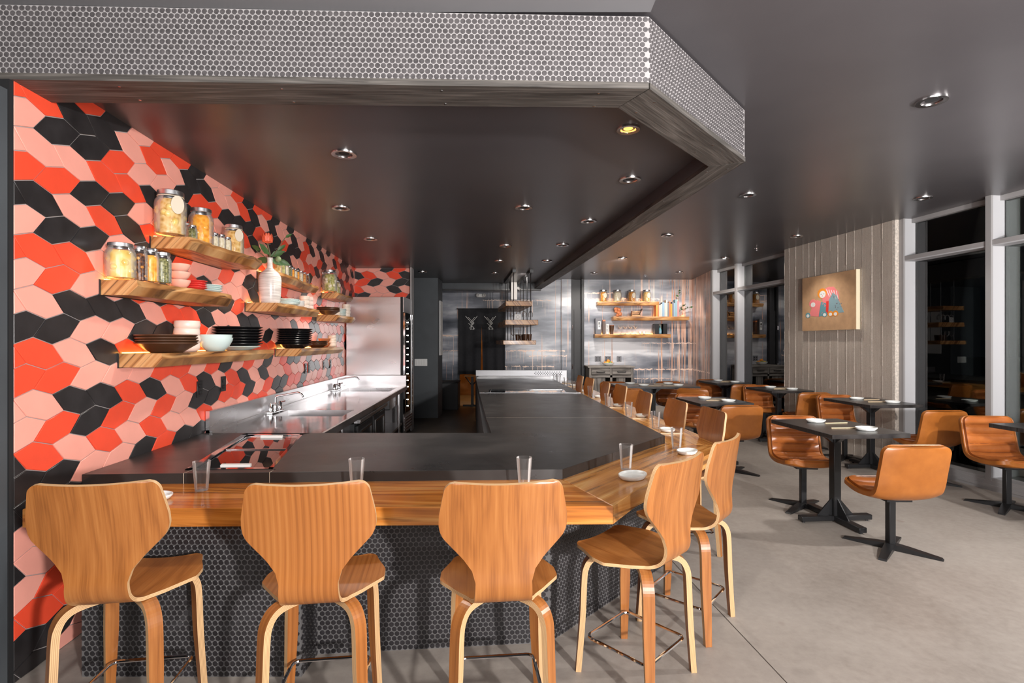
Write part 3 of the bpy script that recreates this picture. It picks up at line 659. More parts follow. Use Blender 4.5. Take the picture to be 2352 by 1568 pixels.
    penny_fill(bs, [(w-bs_off, d, n) for w, d, n in pts], 300, lambda q: (0 if q[0].z < .5 else 1)*3+abs(q[0].x+.1)+abs(q[0].y+.1)*.6)
    # chilled display case sunk in the front run
    cs = root('display_case', 'glass lidded chilled case sunk in the front worktop near the tiled wall', 'display case', (-1.62, 3.25, ZC), 0)
    o = Matrix.Translation((1.62, -3.25, 0))
    def q4(mb, a, b, c, d, z0, z1, mi=0): return mb.prism([a, b, c, d], z0, z1, mi, xf=o)
    fr = MB()
    L = lambda p, q, t: (p[0]+(q[0]-p[0])*t, p[1]+(q[1]-p[1])*t)
    q4(fr, g0, L(g0, g1, .09), L(g3, g2, .09), g3, -.045, .003); q4(fr, L(g0, g1, .95), g1, g2, L(g3, g2, .95), -.045, .003)
    q4(fr, g0, g1, L(g1, g2, .03), L(g0, g3, .03), -.045, .003); q4(fr, L(g0, g3, .97), L(g1, g2, .97), g2, g3, -.045, .003)
    part('frame', fr, M['chrome'], cs)
    well = MB(); q4(well, g0, g1, g2, g3, -.30, -.28); q4(well, g0, L(g0, g1, .02), L(g3, g2, .02), g3, -.30, -.045); q4(well, L(g0, g1, .98), g1, g2, L(g3, g2, .98), -.30, -.045)
    part('well', well, M['steel'], cs)
    for a, b in ((.04, .50), (.52, .96)):
        pl = MB(); q4(pl, L(L(g0, g1, .1), L(g3, g2, .1), a), L(L(g0, g1, .94), L(g3, g2, .94), a), L(L(g0, g1, .94), L(g3, g2, .94), b), L(L(g0, g1, .1), L(g3, g2, .1), b), -.012, -.006)
        lid = part('glass_lid', pl, M['casepane'], cs)
        hd = MB(); c = a+.03 if a < .3 else b-.06
        q4(hd, L(L(g0, g1, .35), L(g3, g2, .35), c), L(L(g0, g1, .7), L(g3, g2, .7), c), L(L(g0, g1, .7), L(g3, g2, .7), c+.03), L(L(g0, g1, .35), L(g3, g2, .35), c+.03), -.006, .008)
        part('lid_handle', hd, M['white'], lid)
    cb = MB(); q4(cb, L(L(g0, g1, .1), L(g3, g2, .1), .50), L(L(g0, g1, .94), L(g3, g2, .94), .50), L(L(g0, g1, .94), L(g3, g2, .94), .52), L(L(g0, g1, .1), L(g3, g2, .1), .52), -.012, 0)
    part('cross_bar', cb, M['nickel'], cs)
    # second case far along the bar
    c2 = root('display_case', 'lit chilled case sunk in the worktop at the far end of the bar', 'display case', (.2, 7.17, ZC))
    part('well', MB().box(-.5, .52, -.22, .22, -.25, -.23).box(-.5, .52, .20, .22, -.23, -.01), M['steel'], c2)
    part('frame', MB().box(-.52, .54, -.235, -.21, -.03, .003).box(-.52, .54, .21, .235, -.03, .003).box(-.52, -.50, -.21, .21, -.03, .003).box(.52, .54, -.21, .21, -.03, .003), M['chrome'], c2)
    part('glass_lid', MB().box(-.5, .05, -.21, .21, -.01, -.005).box(.05, .52, -.21, .21, -.005, 0), M['casepane'], c2)
    for k in range(14): part('led_lamp', MB().ball((-.42+k*.07, .195, -.045), .008, 0, 8, 5), M['ledwhite'], c2)
    # steel pass wall at the far end
    e = root('steel_pass_shelf', 'stainless steel pass shelf closing the far end of the bar', 'shelf', (.1, 9.9, ZC))
    part('back_panel', MB().box(-.80, .96, .02, .05, -.1, .145, 0, .004), M['steel_dull'], e)
    part('ledge', MB().box(-.78, .70, -.06, .02, -.02, .04, 0, .006), M['steel_top'], e)
    dots = MB()
    for i in range(12):
        for j in range(4): dots.lathe([(.009, 0), (.009, .003)], 8, 0, Matrix.Translation((.34+i*.045+(j % 2)*.022, .017, .03+j*.026)) @ Matrix.Rotation(PI/2, 4, 'X'), True)
    part('perforations', dots, M['blackmatte'], e, None, 'stuff')
bar()

# ------------------------------------------------------------------ steel counter, sinks, fridge
def steel_counter():
    xw0, xw1 = wallX(3.87)+.014, wallX(8.05)+.014
    r = root('steel_counter', 'stainless steel sink counter along the tiled wall', 'counter', (-2.0, 3.87, 0))
    o = Matrix.Translation((2.0, -3.87, 0)); zt = ZC-.004
    yf = lambda y: -1.425-.055*(y-3.87)     # front edge
    fr = lambda y: yf(y)-.10; bk_ = lambda y: wallX(y)+.16
    def strip(mb, y0, y1, xa, xb): mb.prism([(xa(y0), y0), (xb(y0), y0), (xb(y1), y1), (xa(y1), y1)], zt-.04, zt, 0, xf=o)
    top = MB(); full0 = lambda y: wallX(y)+.014
    strip(top, 3.87, 4.75, full0, yf); strip(top, 5.20, 7.15, full0, yf); strip(top, 7.75, 8.05, full0, yf)
    for a, b in ((4.75, 5.20), (7.15, 7.75)): strip(top, a, b, full0, bk_); strip(top, a, b, fr, yf)
    part('top', top, M['steel_top'], r)
    for a, b in ((4.75, 5.20), (7.15, 7.75)):
        bs = MB()
        bs.prism([(bk_(a), a), (fr(a), a), (fr(b), b), (bk_(b), b)], zt-.26, zt-.25, 0, xf=o)
        for y0, y1 in ((a, a+.006), (b-.006, b)): bs.prism([(bk_(y0), y0), (fr(y0), y0), (fr(y1), y1), (bk_(y1), y1)], zt-.26, zt-.001, 0, xf=o)
        for xa in (bk_, fr): bs.prism([(xa(a)-.003, a), (xa(a)+.003, a), (xa(b)+.003, b), (xa(b)-.003, b)], zt-.26, zt-.001, 0, xf=o)
        part('sink_bowl', bs, M['steel'], r)
    part('backsplash', MB().prism([(xw0, 3.87), (xw0+.03, 3.87), (xw1+.03, 8.05), (xw1, 8.05)], zt, zt+.165, 0, xf=o).prism([(xw0, 3.87), (xw0+.05, 3.87), (xw1+.05, 8.05), (xw1, 8.05)], zt, zt+.022, 0, xf=o)
         .prism([(xw1+.03, 8.02), (yf(8.05), 8.02), (yf(8.05), 8.05), (xw1+.03, 8.05)], zt, zt+.165, 0, xf=o), M['steel'], r)
    part('front_apron', MB().prism([(yf(3.87)-.01, 3.87), (yf(3.87)+.012, 3.87), (yf(8.05)+.012, 8.05), (yf(8.05)-.01, 8.05)], zt-.055, zt+.004, 0, xf=o), M['steel'], r)
    for y in (4.6, 5.7, 7.7):
        for dx in (-.06, -.5): part('leg', MB().lathe([(.02, 0), (.02, zt-.04)], 10, 0, o @ Matrix.Translation((yf(y)+dx, y, 0)), True), M['steel'], r)
    part('undershelf', MB().prism([(xw0+.1, 3.95), (yf(3.95)-.06, 3.95), (yf(8)-.06, 8.0), (xw1+.1, 8.0)], .22, .25, 0, xf=o), M['steel'], r)
    # undercounter refrigerator between the legs
    u = root('undercounter_refrigerator', 'black fronted undercounter refrigerator below the steel counter', 'refrigerator', (-1.78, 5.0, 0), .058)
    part('body', MB().box(-.42, .24, 0, 1.45, .26, .70, 0, .006), M['blackmatte'], u)
    for k in range(2):
        dd = part('door', MB().box(.242, .275, .02+k*.72, .69+k*.72, .28, .68, 0, .006), M['black'], u)
        part('door_frame', MB().box(.276, .284, .10+k*.72, .60+k*.72, .34, .36).box(.276, .284, .10+k*.72, .60+k*.72, .60, .62).box(.276, .284, .10+k*.72, .12+k*.72, .36, .60).box(.276, .284, .58+k*.72, .60+k*.72, .36, .60), M['nickel'], dd)
    part('top_rail', MB().box(.235, .30, 0, 1.45, .705, .745, 0, .004), M['steel'], u)
    def faucet(y, label, s=1.0, turn=0):
        x = wallX(y)+.10
        f = root('faucet', label, 'faucet', (x, y, zt), turn, 'deck faucets on the steel counter')
        part('body', MB().box(-.03, .03, -.12, .12, .0, .02, 0, .006).lathe([(.016, .02), (.02, .05), (.014, .07)], 12), M['chrome'], f)
        for k in (-1, 1):
            h = part('valve', MB().lathe([(.022, .02), (.026, .04), (.018, .06), (.024, .075), (.012, .10)], 12, 0, Matrix.Translation((0, .095*k, 0))), M['chrome'], f)
            part('handle', MB().tube([(0, .095*k, .09), (.05, .10*k, .10)], .007, 8), M['chrome'], h)
        pth = [(0, 0, .06), (0, 0, .135), (.012, 0, .155)]+[(.03+t*.22*s, 0, .16+.035*t) for t in (0, .5, 1)]+[(.27*s+.02, 0, .185), (.285*s+.025, 0, .16), (.285*s+.027, 0, .13)]
        part('spout', MB().tube(pth, .010, 10), M['chrome'], f)
    faucet(5.02, 'nearer chrome faucet on the steel counter', .85)
    faucet(7.3, 'farther chrome faucet by the refrigerator', 1.0)
    # tall refrigerator
    f0 = 8.12; xr = -1.70; xl_ = wallX(f0)+.02
    fg = root('reach_in_refrigerator', 'tall stainless steel refrigerator with glass front at the end of the counter', 'refrigerator', ((xr+xl_)/2, f0, 0), .0)
    hw = (xr-xl_)/2-.01
    part('side_panel', MB().box(-hw, hw-.05, 0, .03, .05, 2.22, 0, .004), M['steel'], fg)
    part('body', MB().box(-hw, hw-.05, .03, .66, .05, 2.21), M['steel'], fg)
    part('front_frame', MB().box(hw-.05, hw-.012, .0, .66, .05, 2.22).box(hw-.012, hw, 0, .66, 1.98, 2.22, 1).box(hw-.012, hw, 0, .66, .05, .36, 1), [M['blackmatte'], M['steel']], fg)
    part('door_edge', MB().box(hw-.012, hw+.022, .004, .036, .37, 1.97, 0, .003).box(hw-.012, hw+.022, .60, .64, .37, 1.97, 0, .003), M['chrome'], fg)
    part('glass', MB().box(hw-.008, hw+.002, .036, .60, .37, 1.97), M['casepane'], fg)
    for k in range(14): part('shelf_lamp', MB().ball((hw+.006, .30, .46+k*.105), .009, 0, 6, 4), M['ledwhite'], fg)
    for k in range(5): part('vent_slat', MB().box(hw, hw+.012, .04, .62, .10+k*.045, .125+k*.045), M['nickel'], fg)
steel_counter()

# ------------------------------------------------------------------ bar stools
def catmull(pts, n):
    out = []
    for i in range(len(pts)-1):
        p0 = pts[max(i-1, 0)]; p1 = pts[i]; p2 = pts[i+1]; p3 = pts[min(i+2, len(pts)-1)]
        for k in range(n):
            t = k/n
            out.append(tuple(.5*((2*b)+(-a+c)*t+(2*a-5*b+4*c-d)*t*t+(-a+3*b-3*c+d)*t**3) for a, b, c, d in zip(p0, p1, p2, p3)))
    out.append(pts[-1]); return out
def sheet(prof, halfw, curve, thick, ncol, mats=(0, 0, 1), r_end=.03, disp=None):
    """sheet swept along prof (y,z) with half width halfw(s), sideways curve(s,u); returns MB with top, bottom and edge"""
    P = [Vector((0, y, z)) for y, z in prof]; n = len(P); S_ = [0]
    for i in range(1, n): S_.append(S_[-1]+(P[i]-P[i-1]).length)
    T = S_[-1]; A = []; B = []; uvA = []
    for i in range(n):
        t = (P[min(i+1, n-1)]-P[max(i-1, 0)]).normalized(); nr = Vector((0, t.z, -t.y))
        w = halfw(S_[i]/T)
        e = min(S_[i], T-S_[i]); rr = r_end
        if e < rr: w -= rr-math.sqrt(max(0, rr*rr-(rr-e)**2))
        ra = []; rb = []
        for k in range(ncol+1):
            u = -1+2*k/ncol; c = curve(S_[i]/T, u)
            q = P[i]+Vector((u*w, 0, 0))+nr*c
            top = thick/2+(disp(S_[i]/T, u) if disp else 0)
            ra.append(q+nr*top); rb.append(q-nr*thick/2); uvA.append((u*w, S_[i]))
        A += ra; B += rb
    m = ncol+1; mb = MB(); fs = []; ms = []; N = n*m
    for i in range(n-1):
        for k in range(ncol):
            a = i*m+k; fs.append((a, a+1, a+m+1, a+m)); ms.append(mats[0]); fs.append((N+a, N+a+m, N+a+m+1, N+a+1)); ms.append(mats[1])
    mb.add(A+B, fs, ms, uvA+uvA)
    ring = [k for k in range(m)]+[i*m+ncol for i in range(1, n)]+[(n-1)*m+k for k in range(ncol-1, -1, -1)]+[i*m for i in range(n-2, 0, -1)]
    ev = [A[i] for i in ring]+[B[i] for i in ring]; R = len(ring); L = [0]
    for i in range(1, R): L.append(L[-1]+(A[ring[i]]-A[ring[i-1]]).length)
    mb.add(ev, [(i, (i+1) % R, R+(i+1) % R, R+i) for i in range(R)], mats[2], [(0, l) for l in L]+[(.0158, l) for l in L])
    return mb
def lerp_table(tb):
    def f(t):
        for (a, x), (b, y) in zip(tb, tb[1:]):
            if t <= b:
                k = (t-a)/(b-a) if b > a else 0; k = k*k*(3-2*k)*.12+k*.88; return x+(y-x)*k
        return tb[-1][1]
    return f
def make_stool(loc, rz, label, veneer):
    r = root('bar_stool', label, 'bar stool', loc, rz, 'plywood bar stools around the bar')
    prof = catmull([(.215, .553), (.12, .553), (.0, .548), (-.09, .546), (-.15, .552), (-.192, .580), (-.208, .622), (-.204, .68), (-.205, .76), (-.215, .85), (-.230, .93), (-.247, 1.003)], 12)
    hw = lerp_table([(0, .175), (.06, .19), (.17, .232), (.24, .235), (.34, .168), (.40, .125), (.45, .106), (.57, .101), (.62, .113), (.66, .138), (.76, .218), (.785, .228), (.81, .232), (.85, .231), (1, .207)])
    def cv(t, u):
        if t > .6: return .024*u*u*min(1, (t-.6)/.2)
        if t < .4: return .012*u*u*(1-t/.4)
        return 0
    part('seat_shell', sheet(prof, hw, cv, .014, 20, (0, 0, 1), .032), [veneer, M['edge']], r, None, None, 50)
    for sx in (-1, 1):
        for sy in (-1, 1):
            path = catmull([(.0, .530), (.09, .530), (.165, .528), (.205, .512), (.228, .475), (.236, .42), (.243, .25), (.262, .0)], 4)
            n = len(path); vs = []; uv = []; s = 0
            for i, (d, z) in enumerate(path):
                a = path[max(i-1, 0)]; b = path[min(i+1, n-1)]; t = Vector((b[0]-a[0], b[1]-a[1])).normalized(); nr = Vector((-t.y, t.x))
                if i: s += math.dist(path[i], path[i-1])
                th = .0125; w = .024 if z > .3 else .016+.008*z/.3
                for du, dw in ((th, -w), (th, w), (-th, w), (-th, -w)):
                    rad = d+nr.x*du; zz = max(0, z+nr.y*du)
                    vs.append((sx*(rad-sx*sy*dw)*.7071, sy*(rad+sx*sy*dw)*.7071, zz)); uv.append((dw if du > 0 else dw+.1, s))
            fs = []; ms = []
            for i in range(n-1):
                for k in range(4):
                    k2 = (k+1) % 4; fs.append((i*4+k, i*4+k2, i*4+4+k2, i*4+4+k)); ms.append(1 if k in (1, 3) else 0)
            fs += [(0, 1, 2, 3), (n*4-4, n*4-1, n*4-2, n*4-3)]; ms += [0, 0]
            mb = MB(); nv = []; nuv = []
            for f, mm in zip(fs, ms):     # split faces so ply edges get their own stripes
                pts = [vs[k] for k in f]
                u = [uv[k] for k in f] if mm == 0 else [((.0 if k % 4 in (0, 1) else .026), uv[k][1]) for k in f]
                mb.add(pts, [tuple(range(len(f)))], mm, u)
            bm_mesh = mb
            part('leg', bm_mesh, [veneer, M['edge']], r, None, None, 30)
    q = .158; ring = []
    for k, (cx, cy) in enumerate(((q, q), (-q, q), (-q, -q), (q, -q))):
        for j in range(5):
            an = PI/2*k+PI/2*j/4; ring.append((cx-math.copysign(.03, cx)+.03*math.cos(an), cy-math.copysign(.03, cy)+.03*math.sin(an), .155))
    part('footrest', MB().tube(ring, .0075, 8, closed=True), M['chrome'], r, 'chrome footrest ring')
    return r
ang = math.atan2(.717, -.697)-PI/2
st = [((-1.503, 2.03), .145, 'plywood bar stool at the far left beside the tiled wall', 0), ((-.746, 2.03), .12, 'straight grained bar stool second from the left wall', 1), ((-.05, 2.045), .10, 'plywood bar stool facing the front run just left of the bar corner', 0),
      ((.565, 2.35), ang, 'plywood bar stool seen from its side at the near angled corner', 0), ((.945, 2.80), ang+.10, 'plywood bar stool behind the side on one at the angled corner', 0)]
sc = []
proto = {}
for (x, y), a, lab, v in st:
    if v not in proto: proto[v] = make_stool((x, y, 0), a, lab, M['ply_line'] if v else M['ply']); continue
    dup(proto[v], (x, y, 0), a, lab)
names = ['nearest stool along the side of the bar, right behind the angled corner', 'second stool along the side of the bar', 'third stool along the side of the bar', 'fourth stool along the side of the bar',
         'fifth stool along the side of the bar', 'sixth stool along the side of the bar', 'last stool along the side of the bar, nearest the sideboard']
for k, (px, ty) in enumerate(((1640, 942), (1557, 921), (1483, 902), (1428, 886), (1393, 879), (1356, 869), (1334, 864))):
    Yb = 1180*(1.5-1.0)/(ty-786); Xb = (px-CX)/F*Yb
    dup(proto[k % 2], (Xb-.22, Yb, 0), PI/2+.06+rc.uniform(-.05, .05), 'plywood bar '+names[k] if False else names[k].replace('stool', 'plywood bar stool', 1))

# ------------------------------------------------------------------ dining chairs and tables
def make_chair(loc, rz, label):
    r = root('dining_chair', label, 'chair', loc, rz, 'tan leather swivel chairs')
    prof = catmull([(.235, .43), (.20, .418), (.08, .395), (-.04, .392), (-.13, .405), (-.185, .44), (-.212, .50), (-.235, .60), (-.258, .70), (-.275, .79)], 12)
    hw = lerp_table([(0, .20), (.08, .222), (.3, .238), (1, .232)])
    cv = lambda t, u: .030*abs(u)**3*(1 if t < .45 else 1)
    part('shell', sheet(prof, hw, cv, .030, 14, (0, 0, 0), .055), M['leather'], r, None, None, 60)
    prof2 = []
    for i in range(1, len(prof)-1):
        t = Vector((prof[i+1][0]-prof[i-1][0], prof[i+1][1]-prof[i-1][1])).normalized(); prof2.append((prof[i][0]+t.y*.018, prof[i][1]-t.x*.018))
    prof2 = catmull(prof2[1::4]+[prof2[-1]], 6)
    part('ribbed_cushion', sheet(prof2, lambda t: hw(t)-.028, cv, .022, 16, (0, 0, 0), .05, lambda t, u: .024*abs(math.sin(t*9*PI))**.55*(1-abs(u)**8)), M['leather_rib'], r, None, None, 60)
    Pc = [Vector((0, y, z)) for y, z in prof2]; Sc = [0]
    for i in range(1, len(Pc)): Sc.append(Sc[-1]+(Pc[i]-Pc[i-1]).length)
    for k in range(1, 9):
        i = min(range(1, len(Pc)-1), key=lambda q: abs(Sc[q]/Sc[-1]-k/9)); t = (Pc[i+1]-Pc[i-1]).normalized(); nr = Vector((0, t.z, -t.y)); w = hw(k/9)-.045
        part('seam', MB().tube([Pc[i]+Vector((u*w, 0, 0))+nr*(.013+cv(k/9, u*w/(w+.02))) for u in (-1, -.75, -.5, 0, .5, .75, 1)], .0035, 5), M['seam'], r)
    P = [Vector((0, y, z)) for y, z in prof]; n = len(P); T = sum((P[i]-P[i-1]).length for i in range(1, n)); s = 0; Lf = []; Rt = []
    for i in range(n):
        if i: s += (P[i]-P[i-1]).length
        t = (P[min(i+1, n-1)]-P[max(i-1, 0)]).normalized(); nr = Vector((0, t.z, -t.y)); w = hw(s/T); e = min(s, T-s); rr = .055
        if e < rr: w -= rr-math.sqrt(max(0, rr*rr-(rr-e)**2))
        w -= .012
        for sg, L in ((-1, Lf), (1, Rt)): L.append(P[i]+Vector((sg*w, 0, 0))+nr*(.017+cv(s/T, .95)))
    part('piping', MB().tube(Lf+Rt[::-1], .005, 6, closed=True), M['leather'], r)
    part('post', MB().box(-.024, .024, -.024, .024, .02, .385, 0, .004).box(-.09, .09, -.09, .09, .365, .38), M['black'], r)
    for k in range(4):
        a = PI/4+k*PI/2; x = Matrix.Rotation(a, 4, 'Z')
        pr = [(.0, .045), (.10, .036), (.29, .012), (.30, .0), (.0, .0)]
        vs = [(d, -w, z) for d, z in pr for w in (.024, -.024)]
        vs = [(d, w*(1.25 if abs(d) < .2 else 1), z) for d, w, z in vs]
        n_ = len(pr)
        fs = [(2*i, 2*i+1, (2*i+3) % (2*n_), (2*i+2) % (2*n_)) for i in range(n_)]+[tuple(range(0, 2*n_, 2)), tuple(range(1, 2*n_, 2))[::-1]]
        part('leg', MB().add(vs, fs, 0, None, x), M['black'], r)
    return r
def make_table(loc, rz, label, wx=.64, wy=.79):
    r = root('dining_table', label, 'table', loc, rz, 'black square topped dining tables')
    part('tabletop', MB().box(-wx/2, wx/2, -wy/2, wy/2, .765, .80, 0, .003, grain='y'), M['tabletop'], r)
    part('post', MB().box(-.032, .032, -.032, .032, .04, .765, 0, .004), M['black'], r)
    for k in range(4):
        x = Matrix.Rotation(k*PI/2, 4, 'Z'); L = .31
        a = part('foot', MB().box(.0, L, -.032, .032, .014, .055, 0, .004, xf=x).lathe([(.012, 0), (.012, .016)], 8, 0, x @ Matrix.Translation((L-.03, 0, 0)), True), M['black'], r)
        part('gusset', MB().add([(.03, -.004, .055), (.16, -.004, .055), (.03, -.004, .20), (.03, .004, .055), (.16, .004, .055), (.03, .004, .20)], [(0, 1, 2), (3, 5, 4), (0, 3, 4, 1), (1, 4, 5, 2), (2, 5, 3, 0)], 0, None, x), M['black'], a)
        part('bracket', MB().add([(.03, -.02, .765), (.17, -.02, .765), (.03, -.02, .66), (.03, .02, .765), (.17, .02, .765), (.03, .02, .66)], [(0, 2, 1), (3, 4, 5), (0, 1, 4, 3), (1, 2, 5, 4), (2, 0, 3, 5)], 0, None, x), M['black'], r)
    return r
m_, nt_, b_ = mat('black_stained_tabletop')
v_ = mapped(nt_, 'Object', (8, 90, 8)); n_ = noise(nt_, v_, 1, 4)
lk(nt_, ramp(nt_, n_, [(.3, (.018, .016, .016)), (.7, (.055, .05, .048))]), b_.inputs['Base Color']); b_.inputs['Roughness'].default_value = .3
M['tabletop'] = m_
R5 = math.radians(5)
TAB = [((2.71, 4.31), 'black dining table nearest the camera in the middle of the dining floor', .64, .79), ((4.28, 6.13), 'black dining table by the concrete panel edge', .64, .76),
       ((4.47, 4.10), 'black dining table cut by the right edge of the photo', .62, .76), ((2.44, 6.24), 'black dining table behind the two nearest side stools', .64, .70),
       ((4.03, 7.77), 'black dining table against the concrete panel below the painting', .64, .70), ((3.78, 9.15), 'black dining table by the far window', .62, .72), ]
t0 = None
for (x, y), lab, wx, wy in TAB:
    if t0 is None: t0 = make_table((x, y, 0), R5, lab); continue
    t = dup(t0, (x, y, 0), R5, lab)
    for ch in t.children:
        if ch.name.startswith('tabletop'): ch.scale = (wx/.64, wy/.79, 1)
t5 = make_table((2.33, 8.48, 0), 0, 'wide black dining table for four before the drip mural', 1.30, .72)
CH = [((2.755, 3.74), 0, 'tan leather chair with its back turned, nearest the camera'), ((2.65, 4.68), PI-.12, 'tan ribbed leather chair facing the camera behind the nearest table'),
      ((4.45, 5.53), .02, 'tan leather chair with back turned, at the table before the concrete edge'), ((4.30, 6.64), PI-.04, 'ribbed leather chair facing the camera, against the concrete panel edge'),
      ((4.21, 7.40), .04, 'tan leather chair with back turned, below the painting'), ((4.49, 4.66), PI-.10, 'ribbed leather chair at the right edge of the photo'),
      ((2.56, 5.96), 0, 'tan leather chair with back turned, just right of the nearest side stool'), ((2.46, 6.79), PI, 'ribbed leather chair on the far side of the table behind the side stools'),
      ((4.02, 8.20), PI, 'ribbed leather chair at the far side of the table below the painting'), ((3.86, 8.78), .06, 'leather chair with back turned at the table by the far window'),
      ((3.72, 9.50), PI, 'ribbed leather chair farthest back by the far window'), ((1.76, 8.02), .0, 'leather chair with back turned at the left near side of the wide table'),
      ((2.86, 8.02), -.5, 'leather chair turned aside at the right near side of the wide table'), ((2.80, 8.98), PI, 'ribbed leather chair at the right far side of the wide table'),
      ((1.80, 8.94), PI, 'ribbed leather chair at the left far side of the wide table')]
c0 = None
for (x, y), a, lab in CH:
    if c0 is None: c0 = make_chair((x, y, 0), a, lab); continue
    dup(c0, (x, y, 0), a, lab)

# ------------------------------------------------------------------ place settings
def plate_mb(a=.085, b=.062, h=.023):
    mb = MB(); prof = [(.55, 0), (.85, .002), (1.0, h*.75), (.99, h), (.94, h), (.86, h*.45), (.02, h*.38)]
    return mb.lathe(prof, 28, 0, Matrix.Diagonal((a, b, 1, 1)))
def glass_mb(h=.145, r=.040):
    return MB().lathe([(.001, .001), (r*.72, .001), (r*.74, .006), (r, h), (r-.0022, h), (r*.70, .012), (.001, .012)], 24)
PLATE = plate_mb().mesh('side_plate', [M['plate']], True, 50)
GLASS = glass_mb().mesh('drinking_glass', [M['glass']], True, 50)
def place(name, me, x, y, z, rz, label, cat, group, sc=1):
    o = link(name, me); o.location = (x, y, z); o.rotation_euler = (0, 0, rz); o.scale = (sc,)*3
    return tag(o, label, cat, group)
STICK = MB().box(-.105, .105, -.006, .006, 0, .007, 0, .0015).mesh('chopsticks', [M['stick']])
tn = ['the nearest dining table', 'the table before the concrete edge', 'the table at the right edge', 'the table behind the side stools', 'the table below the painting', 'the table by the far window']
for ((x, y), lab, wx, wy), nm in zip(TAB, tn):
    for sgn, w in ((1, 'far side of '), (-1, 'near side of ')):
        px, py = x-.02*sgn+.0, y+sgn*(wy/2-.19)
        if sgn < 0: px += .10
        else: px -= .02
        place('side_plate', PLATE, px, py, .8005, R5, 'white oval plate on the '+w+nm, 'plate', 'white plates on the dining tables', 1.0)
        place('chopsticks', STICK, px+(.13 if sgn > 0 else -.13), py-.085*sgn*.9, .8005, R5+.05*sgn, 'chopsticks on the '+w+nm, 'chopsticks', 'chopsticks on the dining tables')
for i, (dx, dy) in enumerate(((-.34, .18), (-.20, -.17), (.30, .18), (.36, -.17))):
    w = ('left far', 'left near', 'right far', 'right near')[i]
    place('side_plate', PLATE, 2.33+dx, 8.48+dy, .8005, 0, 'white oval plate at the %s corner of the wide table' % w, 'plate', 'white plates on the dining tables', 1.0)
    place('chopsticks', STICK, 2.33+dx+.16*(1 if i < 2 else -1), 8.48+dy-.07, .8005, .05, 'chopsticks at the %s corner of the wide table' % w, 'chopsticks', 'chopsticks on the dining tables')
gl = [((463, 1126), 'left end of the bar, between the first two stools'), ((819, 1119), 'front ledge behind the second stool'), ((1204, 1115), 'front ledge behind the third stool'), ((1438, 1078), 'angled ledge before the near corner stool'),
      ((1554, 1030), 'angled ledge beside the second corner stool'), ((1506, 984), 'side ledge before the nearest side stool'), ((1444, 957), 'side ledge before the second side stool'), ((1396, 933), 'side ledge before the third side stool'),
      ((1356, 911), 'side ledge before the fourth side stool'), ((1319, 897), 'side ledge before the fifth side stool'), ((1300, 886), 'side ledge at the sixth place'), ((1283, 876), 'side ledge at the far end')]
for (px, py), w in gl:
    x, y = at(px, py, ZW); place('drinking_glass', GLASS, x, y, ZW+.0005, 0, 'clear tumbler on the '+w, 'glass', 'clear tumblers along the bar')
pl = [((352, 1146), 'behind the far left stool', 1.0, 0), ((1453, 1098), 'on the angled ledge by the near corner stool', 1.1, .8), ((1578, 1041), 'on the angled ledge behind the corner stools', 1.0, .8), ((1533, 990), 'before the nearest side stool', 1, 1.5),
      ((1474, 957), 'before the second side stool', 1, 1.5), ((1420, 933), 'before the third side stool', 1, 1.5), ((1376, 913), 'before the fourth side stool', 1, 1.5), ((1339, 899), 'before the fifth side stool', 1, 1.5), ((1316, 886), 'before the sixth side stool', 1, 1.5), ((1298, 879), 'at the far end of the side ledge', 1, 1.5)]
for (px, py), w, s, a in pl:
    x, y = at(px, py, ZW); place('side_plate', PLATE, x, y, ZW+.0005, a, 'white plate '+w, 'plate', 'white plates along the bar', s)
    if a > 1: place('chopsticks', STICK, x-.02, y-.13, ZW+.0005, .05, 'chopsticks '+w+' at the bar', 'chopsticks', 'chopsticks along the bar')

# ================================================================== SHELVES ON THE TILE WALL
def wall_frame(Y0):
    """local frame on the left wall: x along the wall away from the camera, y into the room is -y... returns matrix"""
    d = Vector((-.0771, 1, 0)).normalized(); n = Vector((1, .0771, 0)).normalized()
    return d, n
WRZ = math.atan2(1, -.0771)          # local x runs along the left wall
def wall_pt(Y, off): return (wallX(Y)+off, Y+off*.0771)
SHELVES = []
def live_shelf(Ya, Yb, ztop, th, da, db, label, seed):
    d, n = wall_frame(0); r = random.Random(seed); L = (Yb-Ya)*1.003
    t = root('live_edge_shelf', label, 'shelf', (wallX(Ya)+.012, Ya, ztop), WRZ, 'live edge shelves on the tiled wall')
    # local: x along wall, -y into the room
    N = 14; top = []; bot = []
    for k in range(N+1):
        u = k/N; w = da+(db-da)*min(1, u*1.15)+r.uniform(-.008, .008)+.012*math.sin(u*9+seed)
        top.append((u*L, -w)); bot.append((u*L, -w+.035+r.uniform(-.01, .012)))
    vs = [(x, y, 0) for x, y in top]+[(x, y-.006, -th*.4) for x, y in top]+[(x, y, -th) for x, y in bot]+[(0, 0, 0), (L, 0, 0), (0, 0, -th), (L, 0, -th)]
    m = N+1; fs = []
    for k in range(N): fs += [(k, k+1, m+k+1, m+k), (m+k, m+k+1, 2*m+k+1, 2*m+k)]
    b = 3*m
    fs += [tuple(range(m))+(b+1, b), tuple(range(2*m, 3*m))[::-1]+(b+2, b+3), (0, m, 2*m, b+2, b), (N, b+1, b+3, 3*m-1, m+N), (b, b+2, b+3, b+1)]
    mb = MB().add(vs, fs, 0, [(p[1]*1.0+p[2]*.9, p[0]) for p in vs])
    part('board', mb, M['shelfwood'], t)
    part('bracket_plate', MB().box(-.008, L*.98, -.004, .002, -th-.004, .002), M['black'], t)
    part('led_strip', MB().box(.01, L-.02, -.026, -.012, .001, .005), M['led'], t, 'warm glowing light strip')
    return t
live_shelf(3.21, 4.14, 2.163, .075, .23, .31, 'upper live edge shelf of pickle jars nearest the camera', 1)
